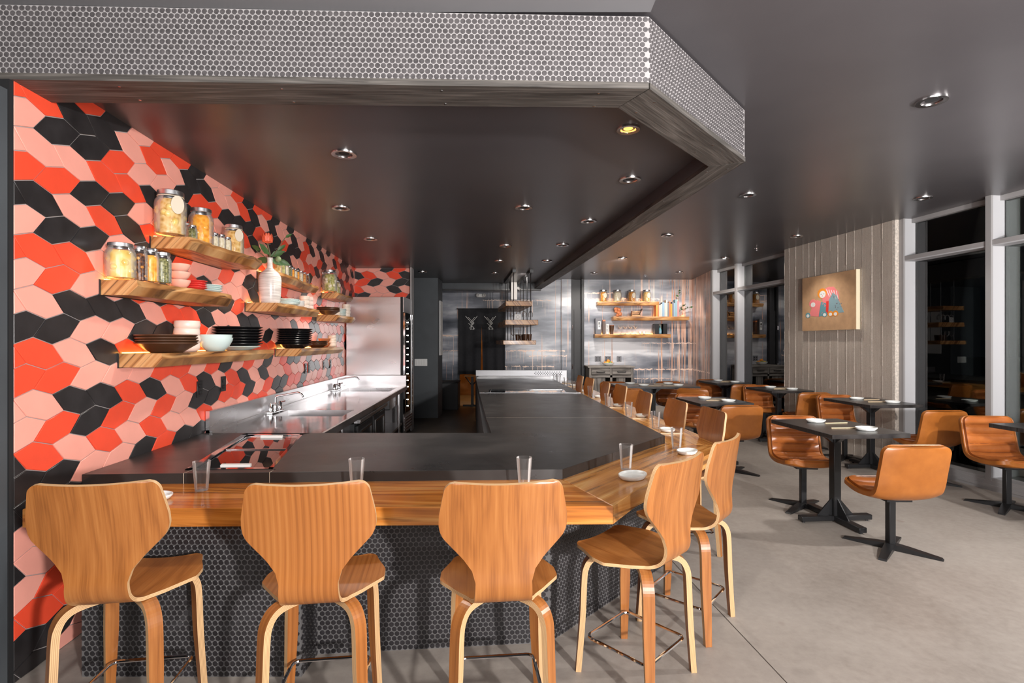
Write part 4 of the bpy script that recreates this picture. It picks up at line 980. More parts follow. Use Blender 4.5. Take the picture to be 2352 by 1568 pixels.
live_shelf(2.777, 3.66, 1.839, .082, .17, .30, 'middle live edge shelf with four jars nearest the camera', 2)
live_shelf(2.92, 4.49, 1.437, .080, .235, .27, 'lowest live edge shelf with bowls and black plates nearest the camera', 3)
live_shelf(4.547, 5.56, 1.853, .078, .29, .34, 'middle live edge shelf carrying the white vase', 4)
live_shelf(4.80, 6.10, 2.163, .075, .20, .17, 'upper live edge shelf with a row of small jars behind the vase', 5)
live_shelf(6.84, 7.52, 2.163, .075, .22, .25, 'upper live edge shelf with the pickle jar by the refrigerator', 6)
live_shelf(6.62, 7.38, 1.855, .080, .26, .33, 'middle live edge shelf beside the refrigerator', 7)
live_shelf(5.24, 6.97, 1.437, .080, .25, .27, 'lowest live edge shelf with black plates before the refrigerator', 8)
warm = (1, .5, .16)

JG = {}
def jar(px, base, off, hpx, wpx, brine, label, tagged=False, fruit=None, group='preserving jars on the shelves', pos=None, Yv=None, clipl=False):
    if pos is None:
        Y = on_left(px, off); x = wallX(Y)+off; pos = (x, Y, base+.0008)
        k = Y/F
    else: k = Yv/F
    h, r = hpx*k, wpx*k/2
    t = root('pickle_jar', label, 'jar', pos, 0, group)
    body = [(.001, .002), (r*.93, .002), (r, .012), (r, h*.70), (r*.96, h*.78), (r*.80, h*.86), (r*.78, h*.90), (r*.78, h*.97), (r*.76, h*.97), (r*.76, h*.86), (r*.93, h*.76), (r*.965, h*.68), (r*.965, .016), (.001, .006)]
    part('glass_body', MB().lathe(body, 22), M['jar'], t)
    part('lid', MB().lathe([(.001, h*.985), (r*.78, h), (r*.82, h*.99), (r*.83, h*.90), (r*.80, h*.895)], 22), M['lid'], t)
    c = .93 if fruit else 1
    part('contents', MB().lathe([(.001, .008), (r*.94*c, .012), (r*.945*c, h*.66), (r*.90*c, h*.74), (r*.78*c, h*.80), (.001, h*.80)], 22), M[brine], t)
    if fruit:
        fm, fr_, n = fruit; rf = random.Random(int(px)); mb = MB()
        for k2 in range(n):
            a = rf.uniform(0, 2*PI) if n > 14 else k2*2.4; mb.ball((math.cos(a)*(r*1.0-fr_*r), math.sin(a)*(r*1.0-fr_*r), .02+fr_*r+(h*.68-2*fr_*r)*(k2+.5)/n), fr_*r*.95, 0, 12, 8)
        part('fruit', mb, M[fm], t, None, 'stuff')
    if tagged:
        part('paper_tag', MB().lathe([(.0005, 0), (.5*r, 0), (.5*r, .003), (.0005, .003)], 16, 0, Matrix.Translation((r*.85, -r*.55, h*.66) if Yv is None else (r*.25, -r*1.03, h*.52)) @ Matrix.Rotation(.75 if Yv is None else .1, 4, 'Z') @ Matrix.Rotation(PI/2, 4, 'X') @ Matrix.Diagonal((.8, 1.3, 1, 1)), True), M['c_tag'], t)
        part('string', MB().tube([(r*.82*math.cos(a), r*.82*math.sin(a), h*.87) for a in [i*PI/8 for i in range(16)]], .003, 5, closed=True), M['c_tag'], t)
    if clipl:
        part('wire_clip', MB().tube([(r*.9, 0, h*.72), (r*.95, 0, h*.9), (r*.4, 0, h*1.03), (-r*.4, 0, h*1.03), (-r*.95, 0, h*.9), (-r*.9, 0, h*.72)], .003, 6), M['nickel'], t)
    return t
T1, T2, T3 = 2.163, 1.839, 1.437
jar(392, T1, .13, 103, 64, 'brine_gold', 'large jar of golden preserve with a paper tag on the near upper shelf', True, ('brine_yellow', .30, 16))
jar(427, T1, .10, 46, 22, 'brine_white', 'small pale jar behind the large tagged jar on the near upper shelf')
jar(441, T1, .15, 40, 23, 'brine_green', 'small dark green jar on the near upper shelf')
jar(462, T1, .16, 84, 51, 'brine_orange', 'tall jar of whole orange citrus on the near upper shelf', False, ('brine_orange', .40, 9))
jar(493, T1, .18, 37, 19, 'brine_white', 'first of three small pale jars, beside the orange jar')
jar(508, T1, .19, 38, 19, 'brine_white', 'middle one of the three small pale jars beside the orange jar')
jar(522, T1, .20, 36, 18, 'brine_white', 'last of the three small pale jars, touching the tagged jar')
jar(537, T1, .15, 74, 43, 'brine_gold', 'jar of golden preserve with a tag at the far end of the near upper shelf', True)
jar(277, T2, .10, 84, 60, 'brine_yellow', 'widest jar of yellow preserve at the left end of the near middle shelf', False, ('brine_yellow', .34, 10))
jar(320, T2, .13, 83, 34, 'brine_dark', 'jar of dark berries between two yellow jars on the middle shelf', False, ('brine_amber', .26, 12))
jar(347, T2, .16, 80, 33, 'brine_orange', 'narrow orange jar on the near middle shelf', False, ('brine_orange', .5, 5))
jar(374, T2, .19, 74, 35, 'brine_green', 'jar of green beans on the near middle shelf')
# row of small jars on the upper shelf behind the vase
br = ['brine_gold', 'brine_pickle', 'brine_white', 'brine_green', 'brine_orange', 'brine_white', 'brine_orange', 'brine_white', 'brine_amber', 'brine_dark']
for k, (px, h, w) in enumerate(((637, 34, 20), (649, 33, 15), (657, 31, 13), (665, 30, 12), (672, 28, 11), (678, 27, 10), (684, 27, 10), (691, 26, 11), (699, 26, 10), (706, 25, 9))):
    jar(px, T1, .12, h, w, br[k], ['first', 'second', 'third', 'fourth', 'fifth', 'sixth', 'seventh', 'eighth', 'ninth', 'last'][k]+' small jar from the vase in the row on the far upper shelf', False, None, 'small jars behind the vase')
jar(757, T1, .14, 50, 34, 'brine_pickle', 'clip top jar of sliced pickles near the refrigerator', False, ('brine_white', .26, 22), clipl=True)
jar(775, T1, .12, 34, 14, 'brine_pickle', 'small tagged jar right of the clip top pickle jar', True)

def bowl_mb(r, h, foot=.45):
    return MB().lathe([(.001, .004), (r*foot, .003), (r*foot, 0), (r*(foot+.05), 0), (r*.80, h*.38), (r*.97, h*.8), (r, h), (r*.965, h), (r*.92, h*.8), (r*.74, h*.42), (r*foot, h*.16), (.001, h*.14)], 26)
def cup_mb(r, h):
    return MB().lathe([(.001, 0), (r*.7, 0), (r*.92, h*.18), (r, h*.5), (r*.95, h*.95), (r*.92, h), (r*.88, h*.95), (r*.92, h*.5), (r*.6, h*.1), (.001, h*.09)], 24)
def dish_mb(r, h):
    return MB().lathe([(.001, 0), (r*.5, 0), (r*.6, h*.2), (r, h), (r*.985, h*1.12), (r*.55, h*.38), (.001, h*.3)], 28)
def stack(kind, px, base, off, n, r, h, step, mat_, name, label, cat, group, Y=None):
    Y = on_left(px, off) if Y is None else Y
    x = wallX(Y)+off
    me = {'bowl': bowl_mb, 'cup': cup_mb, 'dish': dish_mb}[kind](r, h).mesh(name, [M[mat_]], True, 50)
    o_ = ['bottom', 'second from the bottom', 'third from the bottom', 'fourth from the bottom', 'fifth from the bottom', 'sixth from the bottom', 'seventh from the bottom', 'eighth from the bottom']
    for k in range(n):
        w = 'topmost' if k == n-1 and n > 1 else o_[k]
        q = link(name, me); q.location = (x+rr_.uniform(-.003, .003), Y+rr_.uniform(-.003, .003), base+.0008+k*step); q.rotation_euler = (0, 0, rr_.uniform(0, 6))
        tag(q, (w+' '+label) if n > 1 else label, cat, group)
stack('bowl', 413, T2, .18, 3, .060, .052, .050, 'c_pinkclay', 'stacking_bowl', 'pink clay bowl in the stack beside the green bean jar', 'bowl', 'pink clay bowls')
stack('dish', 446, T2, .20, 4, .075, .018, .0145, 'c_red', 'small_dish', 'red dish in the stack on the near middle shelf', 'dish', 'red dishes')
stack('dish', 483, T2, .20, 4, .078, .018, .0125, 'c_blue', 'small_dish', 'pale blue dish in the stack on the near middle shelf', 'dish', 'pale blue dishes')
stack('dish', 383, T3, .16, 4, .165, .055, .016, 'c_brown', 'wide_plate', 'wavy dark brown plate in the stack on the near lowest shelf', 'plate', 'dark brown plates')
stack('cup', 429, T3, .11, 4, .078, .062, .048, 'c_blush', 'tea_bowl', 'blush cream bowl in the tall stack on the near lowest shelf', 'bowl', 'blush cream bowls')
stack('bowl', 494, T3, .20, 2, .112, .095, .022, 'c_blue', 'serving_bowl', 'pale blue bowl nested in the pair on the near lowest shelf', 'bowl', 'pale blue serving bowls')
stack('dish', 548, T3, .17, 1, .16, .03, .01, 'c_blue', 'wide_plate', 'pale plate under the black plates on the near lowest shelf', 'plate', 'pale plate')
stack('dish', 546, T3+.012, .15, 7, .185, .040, .0215, 'c_black', 'wide_plate', 'black plate in the stack on the near lowest shelf', 'plate', 'black plates on the near shelf')
stack('dish', 676, T3, .15, 8, .180, .042, .0225, 'c_black', 'wide_plate', 'black plate in the stack on the far lowest shelf', 'plate', 'black plates on the far shelf')
stack('dish', 728, T3, .15, 4, .125, .034, .014, 'c_brown', 'small_plate', 'small brown plate beside the far black plates', 'plate', 'small brown plates')
stack('bowl', 745, T3, .17, 2, .075, .06, .052, 'c_rust', 'small_bowl', 'rust orange bowl behind the small brown plates', 'bowl', 'rust orange bowls')
stack('cup', 763, T3, .15, 4, .055, .05, .036, 'c_cream', 'tea_cup', 'cream cup in the stack on the far lowest shelf', 'cup', 'cream cups on the lowest shelf')
T4 = 1.855
stack('dish', 660, T4, .17, 5, .12, .026, .0115, 'c_blue', 'side_dish', 'pale blue plate in the stack beside the vase', 'plate', 'pale plates beside the vase')
stack('bowl', 680, T4, .20, 4, .085, .030, .014, 'c_white', 'white_dish', 'white dish in the stack right of the vase', 'dish', 'white dishes beside the vase')
stack('cup', 699, T4, .15, 3, .055, .060, .050, 'c_cream', 'tea_cup', 'cream cup in the left stack on the vase shelf', 'cup', 'cream cups on the vase shelf')
stack('cup', 708, T4, .15, 3, .055, .060, .050, 'c_blush', 'tea_cup', 'blush cup in the right stack on the vase shelf', 'cup', 'blush cups on the vase shelf')
stack('dish', 754, T4, .17, 3, .145, .05, .018, 'c_brown', 'wide_plate', 'dark brown plate in the stack on the shelf by the refrigerator', 'plate', 'dark plates by the refrigerator')
stack('cup', 768, T4, .10, 2, .085, .07, .052, 'c_cream', 'tea_bowl', 'cream bowl behind the dark plates by the refrigerator', 'bowl', 'cream bowls by the refrigerator')
stack('dish', 783, T4, .18, 5, .075, .03, .02, 'c_blue', 'small_dish', 'pale dish in the stack by the refrigerator', 'dish', 'pale dishes by the refrigerator')
stack('cup', 795, T4, .22, 4, .058, .055, .044, 'c_cream', 'tea_cup', 'cream cup in the stack at the very end by the refrigerator', 'cup', 'cream cups by the refrigerator')

def vase():
    Y = on_left(620, .19); k = Y/F; x = wallX(Y)+.19; h = 104*k; r = 24.5*k
    t = root('vase', 'white banded bottle vase holding an orange protea on the middle shelf', 'vase', (x, Y, T4+.0005))
    prof = [(.001, 0), (r*.84, 0), (r*.90, h*.05), (r*.97, h*.3), (r, h*.5), (r*.96, h*.58), (r*.80, h*.66), (r*.45, h*.73), (r*.26, h*.78), (r*.22, h*.86), (r*.25, h*.985), (r*.27, h), (r*.20, h), (r*.17, h*.86), (.001, h*.85)]
    m, nt, b = mat('banded_white_glaze'); v = mapped(nt, 'Object', (6, 6, 120)); n = noise(nt, v, 1, 3)
    lk(nt, ramp(nt, n, [(.35, (.52, .46, .42)), (.6, (.74, .69, .65))]), b.inputs['Base Color']); b.inputs['Roughness'].default_value = .25
    part('body', MB().lathe(prof, 30), m, t)
    f = root('protea_stem', 'orange protea with green leaves standing in the white vase', 'flower', (x, Y, T4+h*.86))
    rv = random.Random(4); f.scale = (1.15, 1.15, 1.2)
    part('stem', MB().tube([(0, 0, 0), (.0, 0, .08), (-.02, .0, .16)], .006, 6), M['c_stem'], f)
    pet = MB()
    for ring, (n, tilt, ln) in enumerate(((8, .22, .085), (11, .5, .085), (9, .75, .07))):
        for k2 in range(n):
            a = 2*PI*k2/n+ring*.3; xf = Matrix.Translation((-.02, 0, .155)) @ Matrix.Rotation(a, 4, 'Z') @ Matrix.Rotation(tilt, 4, 'Y')
            pet.add([(.0, -.004, 0), (0, .004, 0), (.010, .018, ln*.55), (-.004, 0, ln), (.010, -.018, ln*.55), (.020, 0, ln*.5)], [(0, 5, 2, 1)[::-1], (0, 4, 5), (5, 4, 3), (5, 3, 2), (0, 1, 2, 3, 4)], 0, None, xf)
    part('petals', pet, M['c_petal'], f)
    def leaf(p, a, tilt, ln, mt):
        xf = Matrix.Translation(p) @ Matrix.Rotation(a, 4, 'Z') @ Matrix.Rotation(tilt, 4, 'Y')
        w = ln*.2
        part('leaf', MB().add([(0, 0, 0), (w, -.004, ln*.35), (w*.8, 0, ln*.7), (0, .002, ln), (-w*.8, 0, ln*.7), (-w, -.004, ln*.35), (0, .006, ln*.5)], [(0, 1, 6), (1, 2, 6), (2, 3, 6), (3, 4, 6), (4, 5, 6), (5, 0, 6)], 0, None, xf), mt, f)
    for p, a, ti, ln in (((0, 0, .07), -1.9, 1.0, .13), ((0, 0, .05), 2.2, 1.1, .12), ((0, 0, .06), .2, 1.2, .12), ((0, 0, .04), .6, 1.9, .12), ((.06, 0, .10), .1, .9, .08), ((-.06, -.02, .10), 3.0, 1.1, .09), ((0, 0, .03), 2.9, 1.5, .13), ((.05, .03, .04), .4, 2.0, .10), ((.12, .0, .20), .3, 1.0, .06)):
        leaf(p, a, ti, ln, M['c_leaf'])
    part('twig', MB().tube([(0, 0, .02), (.05, .0, .10), (.12, 0, .20)], .003, 5).tube([(0, 0, .02), (-.07, 0, .08), (-.10, -.02, .10)], .003, 5), M['c_stem'], f)
    part('fruit', MB().ball((.075, -.02, .035), .022, 0, 10, 7), M['c_olive'], f)
vase()
for k, (px, py, lab) in enumerate(((457.6, 893.5, 'black outlet on the tiles nearest the camera'), (512, 881, 'second black outlet on the tiles from the camera'), (701.5, 846, 'left half of the paired black outlets on the tiles'), (709.4, 845, 'right half of the paired black outlets on the tiles'),
        (743, 838, 'black outlet on the tiles above the far faucet'), (758.6, 835, 'last black outlet on the tiles before the refrigerator'))):
    Y = on_left(px, .012); z = CAMH-(py-HY)*Y/F; w = .075
    o = root('wall_outlet', lab, 'outlet', (wallX(Y)+.0115, Y, z), WRZ, 'black outlets on the tiled wall')
    part('cover_plate', MB().box(-w/2, w/2, -.008, 0, -.06, .06, 0, .002), M['black'], o)
    for s in (-1, 1): part('socket', MB().box(-.018, .018, -.012, -.008, s*.024-.014, s*.024+.014, 0, .002), M['c_black'], o)

# ================================================================== BACK OF THE ROOM
def back_area():
    # switch plate
    x, y, z = atY(967, 832, 10.13)
    o = root('switch_plate', 'white four gang switch plate on the grey wall block', 'switch', (x, 10.129, z))
    part('cover_plate', MB().box(-.125, .125, -.008, 0, -.07, .07, 0, .003), M['white'], o)
    for k in range(4): part('rocker', MB().box(-.09+k*.05, -.06+k*.05, -.012, -.008, -.045, .045, 0, .002), M['white'], o)
    solo('wall_panel', MB().box(0, .02, 0, .34, 1.24, 2.34, 0, .003), M['white'], 'tall cream panel on the side of the grey wall block', 'panel', (-1.459, 10.32, 0))
    # noren
    yv = BACK-.09; x0, _, z1 = atY(1053, 708, yv); x1, _, z0 = atY(1160, 860, yv)
    t = root('doorway_curtain', 'black split doorway curtain with two white crossed bird marks', 'curtain', ((x0+x1)/2, yv, 0)); hw = (x1-x0)/2
    part('rod', MB().tube([(-hw-.04, 0, z1-.01), (hw+.03, 0, z1-.01)], .012, 8), M['black'], t)
    for sgn in (-1, 1):
        N = 22; vs = []; fs = []; R = 8
        for j in range(R+1):
            v = j/R; z = z1-(z1-z0)*v
            for i in range(N+1):
                u = i/N
                xe = (-hw if sgn < 0 else .0)+u*hw
                gap = .028*max(0, (v-.28)/.72)
                if sgn < 0: xe = -hw+(hw-gap)*u
                else: xe = gap+(hw-gap)*u
                vs.append((xe, .018*math.sin(u*15+sgn)*(.35+.65*v)*(1 if 1 else 0)-.004, z+(.01*math.sin(u*5) if j == R else 0)))
        for j in range(R):
            for i in range(N): a = j*(N+1)+i; fs.append((a, a+1, a+N+2, a+N+1))
        n0 = len(vs); vs2 = vs+[(x, y+.006, z) for x, y, z in vs]
        fs2 = fs+[tuple(k+n0 for k in f[::-1]) for f in fs]
        c = part('curtain_panel', MB().add(vs2, fs2), M['cloth'], t, None, None, 80)
        # white emblem: crossed diagonals with two forked feet
        cx = -.232 if sgn < 0 else .205; cz = z1-.34
        em = MB()
        for (a, b, e, f_) in ((-70, -75, 15, 20), (-40, -62, 22, 5), (-45, 5, 30, 70) if 0 else (-38, 5, 28, 62), (62, -75, -10, 12), (32, -62, -18, 0), (28, 0, -25, 60), (18, 8, 40, -18) if 0 else (-12, 30, 22, -8), (-2, 40, -8, 66), (12, 40, 20, 66),
                              (-8, 66, -22, 68), (-8, 66, -14, 78), (-8, 66, 0, 76), (20, 66, 6, 74), (20, 66, 22, 80), (20, 66, 34, 70), (-6, -12, -2, -22), (-2, -22, 6, -18)):
            p = Vector((cx+a*.0021, 0, cz-b*.0021)); q = Vector((cx+e*.0021, 0, cz-f_*.0021)); dd = (q-p).normalized(); w = Vector((-dd.z, 0, dd.x))*.0038
            em.add([p+w+Vector((0, -.034, 0)), p-w+Vector((0, -.034, 0)), q-w+Vector((0, -.034, 0)), q+w+Vector((0, -.034, 0)), p+w+Vector((0, -.030, 0)), p-w+Vector((0, -.030, 0)), q-w+Vector((0, -.030, 0)), q+w+Vector((0, -.030, 0))],
                   [(0, 1, 2, 3), (4, 7, 6, 5), (0, 4, 5, 1), (1, 5, 6, 2), (2, 6, 7, 3), (3, 7, 4, 0)])
        part('white_emblem', em, M['white'], c, 'white crossed bird mark printed on the cloth')
    # dark bench box and pedestal stand
    b = root('storage_box', 'dark low cabinet against the mural left of the curtain', 'cabinet', (-1.40, 11.4, 0))
    part('body', MB().box(-.20, .20, 0, .5, 0, .60, 0, .01), M['walldark'], b); part('top', MB().box(-.21, .21, -.01, .5, .60, .625, 0, .004), M['blackmatte'], b)
    s = root('pedestal_stand', 'dark pedestal stand with angled braces below the curtain', 'stand', (-.93, 12.05, 0))
    part('post', MB().box(-.03, .03, -.03, .03, .04, .70), M['black'], s); part('top', MB().box(-.18, .18, -.10, .10, .70, .725), M['hall'], s)
    part('foot', MB().box(-.22, .22, -.03, .03, 0, .04).box(-.03, .03, -.12, .12, 0, .04), M['black'], s)
    for k in (-1, 1): part('brace', MB().tube([(0, 0, .48), (k*.16, 0, .69)], .015, 6), M['black'], s)
    # emergency light, duct
    x, y, z = atY(1105, 679, BACK)
    e = root('emergency_light', 'white twin head emergency light on the mural above the curtain', 'light', (x, BACK-.001, z))
    part('housing', MB().box(-.10, .10, -.06, 0, -.04, .04, 0, .01), M['white'], e)
    for k in (-1, 1): part('lamp_head', MB().lathe([(.001, 0), (.04, 0), (.045, .03), (.02, .06)], 12, 0, Matrix.Translation((k*.075, -.07, .005)) @ Matrix.Rotation(PI/2, 4, 'X')), M['white'], e)
    solo('ceiling_duct', MB().box(-.07, .07, -.06, .06, 2.40, CEIL_IN+.0, 0, .004).tube([(.07, 0, 2.66), (.14, 0, 2.62)], .03, 10), M['white'], 'white square duct hanging behind the glass rack', 'duct', (.04, 10.9, 0))
    # hanging rack
    r = root('hanging_glass_rack', 'three tier wood glass rack hung on black rods over the far bar', 'rack', (.10, 9.85, 0), .105)
    for xx in (-.155, .15):
        part('ceiling_track', MB().box(xx-.03, xx+.03, -.9, .85, CEIL_IN-.05, CEIL_IN), M['black'], r)
    for xx in (-.155, .15):
        for yy in (-.78, -.3, .25, .78): part('rod', MB().tube([(xx, yy, CEIL_IN-.04), (xx, yy, 1.50)], .0075, 6), M['black'], r)
    for x0, x1, zt, th in ((-.30, .165, 2.222, .085), (-.31, .275, 1.895, .088), (-.345, .235, 1.535, .075)):
        part('tier_board', MB().box(x0, x1, -.85, .85, zt-th, zt, 0, .006, grain='y'), M['shelfwood'], r)
    def stem(x, y, z, flip, lab):
        pr = [(.001, 0), (.034, 0), (.034, .003), (.004, .008), (.004, .075), (.018, .085), (.040, .115), (.042, .15), (.034, .19), (.033, .19), (.040, .15), (.038, .117), (.015, .088), (.001, .086)]
        g = link('wine_glass', MB().lathe(pr, 18).mesh('wine_glass', [M['glass']], True, 50)); g.location = (x, y, z)
        if flip: g.rotation_euler = (PI, 0, 0)
        tag(g, lab, 'glass', 'stemware on the hanging rack')
    w_ = ['leftmost', 'second from left', 'third from left', 'rightmost']
    for k in range(4): stem(.0+k*.11, 9.12, 2.136, True, w_[k]+' wine glass hanging under the top tier of the rack')
    stem(.02, 9.1, 1.5355, False, 'left wine glass standing on the bottom tier of the rack'); stem(.15, 9.1, 1.5355, False, 'right wine glass standing on the bottom tier of the rack')
    me = MB().lathe([(.001, 0), (.032, 0), (.042, .11), (.039, .11), (.03, .006), (.001, .006)], 16).mesh('dark_cup', [M['c_brown']], True, 50)
    for k in range(5):
        c = link('dark_cup', me); c.location = (.10+k*.07 if k < 4 else .21, 9.10 if k < 4 else 9.24, 1.5355)
        if k < 2: c.location.y = 9.28
        tag(c, ['first dark cup behind the wine glasses', 'second dark cup behind the wine glasses', 'third dark cup, in front', 'rightmost dark cup, in front', 'rearmost dark cup']
            [k]+' on the bottom tier of the rack', 'cup', 'dark cups on the hanging rack')
    sg = solo('small_card', MB().box(-.055, .055, 0, .006, 0, .10), M['white'], 'small white card with a circle on the middle tier of the rack', 'card', (.1, 9.05, 1.896))
    part('printed_circle', MB().lathe([(.026, 0), (.030, 0), (.030, .002), (.026, .002), (.026, 0)], 18, 0, Matrix.Translation((0, -.001, .05)) @ Matrix.Rotation(PI/2, 4, 'X')), M['c_book'], sg)
back_area()

# ------------------------------------------------------------------ right mural shelves
YB = BACK
def px3(px, py, Y=YB): x, _, z = atY(px, py, Y); return x, z
def mural_shelf(p0, p1, py, label, seed):
    x0, z = px3(p0, py, YB-.2); x1, _ = px3(p1, py, YB-.2); r = random.Random(seed); N = 12; L = x1-x0
    t = root('mural_shelf', label, 'shelf', (x0, YB, z), 0, 'live edge shelves on the painted wall')
    th = .085; vs = []
    for k in range(N+1):
        w = .24+r.uniform(-.012, .012); u = k/N*L; dz = r.uniform(-.006, .006)
        vs += [(u, 0, 0), (u, -w, 0), (u, -w-.004, -th*.5+dz), (u, -w+.02, -th+dz), (u, 0, -th)]
    fs = [(0, 1, 2, 3, 4), tuple(N*5+k for k in (4, 3, 2, 1, 0))]
    for k in range(N):
        for j in range(5): j2 = (j+1) % 5; fs.append((k*5+j, k*5+5+j, k*5+5+j2, k*5+j2))
    part('board', MB().add(vs, fs, 0, [(p[1]+p[2]*.9, p[0]) for p in vs]), M['shelfwood'], t)
    part('led_strip', MB().box(.04, L-.04, -.03, -.012, .001, .006), M['led'], t, 'warm glowing light strip')
    return z
z1 = mural_shelf(1372, 1513, 692.5, 'highest painted wall shelf with four tagged jars', 1)
z2 = mural_shelf(1408, 1582, 727, 'middle painted wall shelf with the row of books', 2)
z3 = mural_shelf(1366, 1540, 767, 'lowest painted wall shelf with the boxed bottle', 3)
YS = YB-.13
for k, (px, b, lab) in enumerate(((1386, 'brine_amber', 'leftmost tagged jar, amber, on the highest painted wall shelf'), (1418, 'brine_white', 'second tagged jar, clear, on the highest painted wall shelf'), (1451, 'brine_amber', 'third tagged jar, dark amber, on the highest painted wall shelf'), (1485, 'brine_gold', 'rightmost tagged jar, golden, on the highest painted wall shelf'))):
    x, _ = px3(px, 700, YS); jar(px, 0, 0, 27, 19, b, lab, True, None, 'tagged jars on the painted wall', (x, YS, z1+.0008), YS)
bc = ['c_orange', 'c_rust', 'c_tag', 'c_plate', 'c_ltblue', 'c_plate', 'c_tag', 'c_book', 'c_rust', 'c_orange', 'c_book', 'c_ltblue', 'c_slate', 'c_rose']
bx_ = 1504.5
bl = ['orange', 'rust', 'buff', 'white', 'pale blue', 'white', 'buff', 'grey', 'rust', 'orange', 'grey', 'pale blue', 'slate', 'rose']
for k, c in enumerate(bc):
    r = random.Random(k+40); w = .034 if k not in (4, 12) else .048; hh = r.uniform(.29, .40) if k > 2 else .27
    x = px3(1504.5, 700, YS)[0]+sum(.036 if q not in (4, 12) else .050 for q in range(k))
    b = root('book', bl[k]+' spined book, '+['first', 'second', 'third', 'fourth', 'fifth', 'sixth', 'seventh', 'eighth', 'ninth', 'tenth', 'eleventh', 'twelfth', 'thirteenth', 'last'][k]+' from the left in the shelf row', 'book', (x, YS-.09, z2+.0006), 0, 'books on the painted wall shelf')
    part('cover', MB().box(0, .003, 0, .17, 0, hh).box(w-.003, w, 0, .17, 0, hh).box(0, w, -.004, 0, 0, hh), M[c], b)
    part('pages', MB().box(.003, w-.003, 0, .165, .003, hh-.004), M['white'], b)
# carved ornament, plate stand, plant, bottles and cups
x, _ = px3(1419, 727, YS)
o = root('carved_sculpture', 'rusty carved figure at the left end of the middle painted wall shelf', 'sculpture', (x, YS, z2+.0005))
rv = random.Random(9); mb = MB()
for k in range(9): mb.ball((rv.uniform(-.06, .06), rv.uniform(-.03, .03), .035+k*.018), .045, 0, 8, 6, (1, .8, rv.uniform(.7, 1.1)))
part('body', mb, M['c_rust'], o); part('ear', MB().lathe([(.03, 0), (.015, .04), (.001, .06)], 8, 0, Matrix.Translation((.0, 0, .17))), M['c_rust'], o)
x, _ = px3(1462, 727, YS)
o = root('wooden_crate', 'slatted wooden crate with a leaning plate on the middle painted wall shelf', 'crate', (x, YS, z2+.0005))
for k in range(3): part('slat', MB().box(-.11, .06, -.09, -.075, .005+k*.045, .038+k*.045), M['shelfwood'], o)
part('back', MB().box(-.11, .06, .03, .045, 0, .135), M['shelfwood'], o); part('end', MB().box(-.12, -.11, -.09, .045, 0, .135).box(.06, .07, -.09, .045, 0, .135), M['shelfwood'], o)
part('leaning_plate', MB().lathe([(.001, 0), (.10, 0), (.105, .012), (.001, .008)], 22, 0, Matrix.Translation((.075, -.02, .10)) @ Matrix.Rotation(-1.0, 4, 'Y')), M['c_brown'], o)
x, _ = px3(1560, 727, YS)
o = root('plant_vase', 'clear glass vase with trailing green stems at the end of the books', 'plant', (x-.02, YS-.02, z2+.0005))
part('glass_vase', MB().lathe([(.001, 0), (.045, 0), (.05, .02), (.04, .22), (.045, .26), (.041, .26), (.037, .22), (.045, .02), (.001, .01)], 18), M['jar'], o)
rv = random.Random(21)
for a in ((.0, .0, .62), (.16, -.02, .30), (.28, .0, .22), (-.10, -.02, .34)):
    part('stem', MB().tube([(0, 0, .1), (a[0]*.3, a[1], .1+(a[2]-.1)*.6), a], .004, 5), M['c_stem'], o)
    for k in range(5):
        q = .45+k*.13; p = Vector((a[0]*q*q, a[1], .1+(a[2]-.1)*min(1, q*1.02)))
        ln = rv.uniform(.05, .085); xf = Matrix.Translation(p) @ Matrix.Rotation(rv.uniform(0, 6.3), 4, 'Z') @ Matrix.Rotation(rv.uniform(.6, 1.7), 4, 'Y')
        part('leaf', MB().add([(0, 0, 0), (ln*.3, -.003, ln*.4), (0, .002, ln), (-ln*.3, -.003, ln*.4), (0, .006, ln*.5)], [(0, 1, 4), (1, 2, 4), (2, 3, 4), (3, 0, 4)], 0, None, xf), M['c_leaf'], o)
x, _ = px3(1373, 767, YS)
o = root('bottle_box', 'tall grey gift box with a white label on the lowest painted wall shelf', 'box', (x, YS, z3+.0005))
part('box', MB().box(-.065, .065, -.06, .06, 0, .37, 0, .003), M['c_book'], o); part('label', MB().box(-.01, .055, -.0625, -.06, .11, .30), M['white'], o)
part('lettering', MB().box(.005, .04, -.064, -.0625, .22, .28).box(.012, .034, -.064, -.0625, .16, .205), M['c_black'], o)
x, _ = px3(1387, 767, YS)
o = root('slim_box', 'slim brown box beside the tall grey gift box', 'box', (x, YS, z3+.0005)); part('box', MB().box(-.03, .03, -.04, .04, 0, .33, 0, .003), M['c_brown'], o); part('lid', MB().box(-.032, .032, -.042, .042, .30, .335, 0, .002), M['c_rust'], o)
x, _ = px3(1396, 767, YS)
o = root('calligraphy_card', 'pale card with dark brush strokes beside the slim brown box', 'card', (x, YS+.06, z3+.0005)); part('card', MB().box(-.04, .04, 0, .006, 0, .24), M['white'], o)
part('brush_strokes', MB().box(-.022, .022, -.002, 0, .185, .192).box(-.004, .004, -.002, 0, .14, .215).box(-.02, .016, -.002, 0, .10, .107).box(-.012, -.004, -.002, 0, .06, .125).box(.002, .022, -.002, 0, .07, .077), M['c_black'], o)
x, _ = px3(1405, 767, YS)
o = root('rusty_cup', 'rusty brown beaker on the lowest painted wall shelf', 'cup', (x, YS, z3+.0005))
part('body', MB().lathe([(.001, 0), (.04, 0), (.037, .05), (.045, .1), (.058, .20), (.052, .20), (.04, .1), (.001, .01)], 16), M['c_brown'], o)
part('rim', MB().lathe([(.052, .20), (.060, .205), (.056, .21), (.050, .205)], 16), M['c_rust'], o)
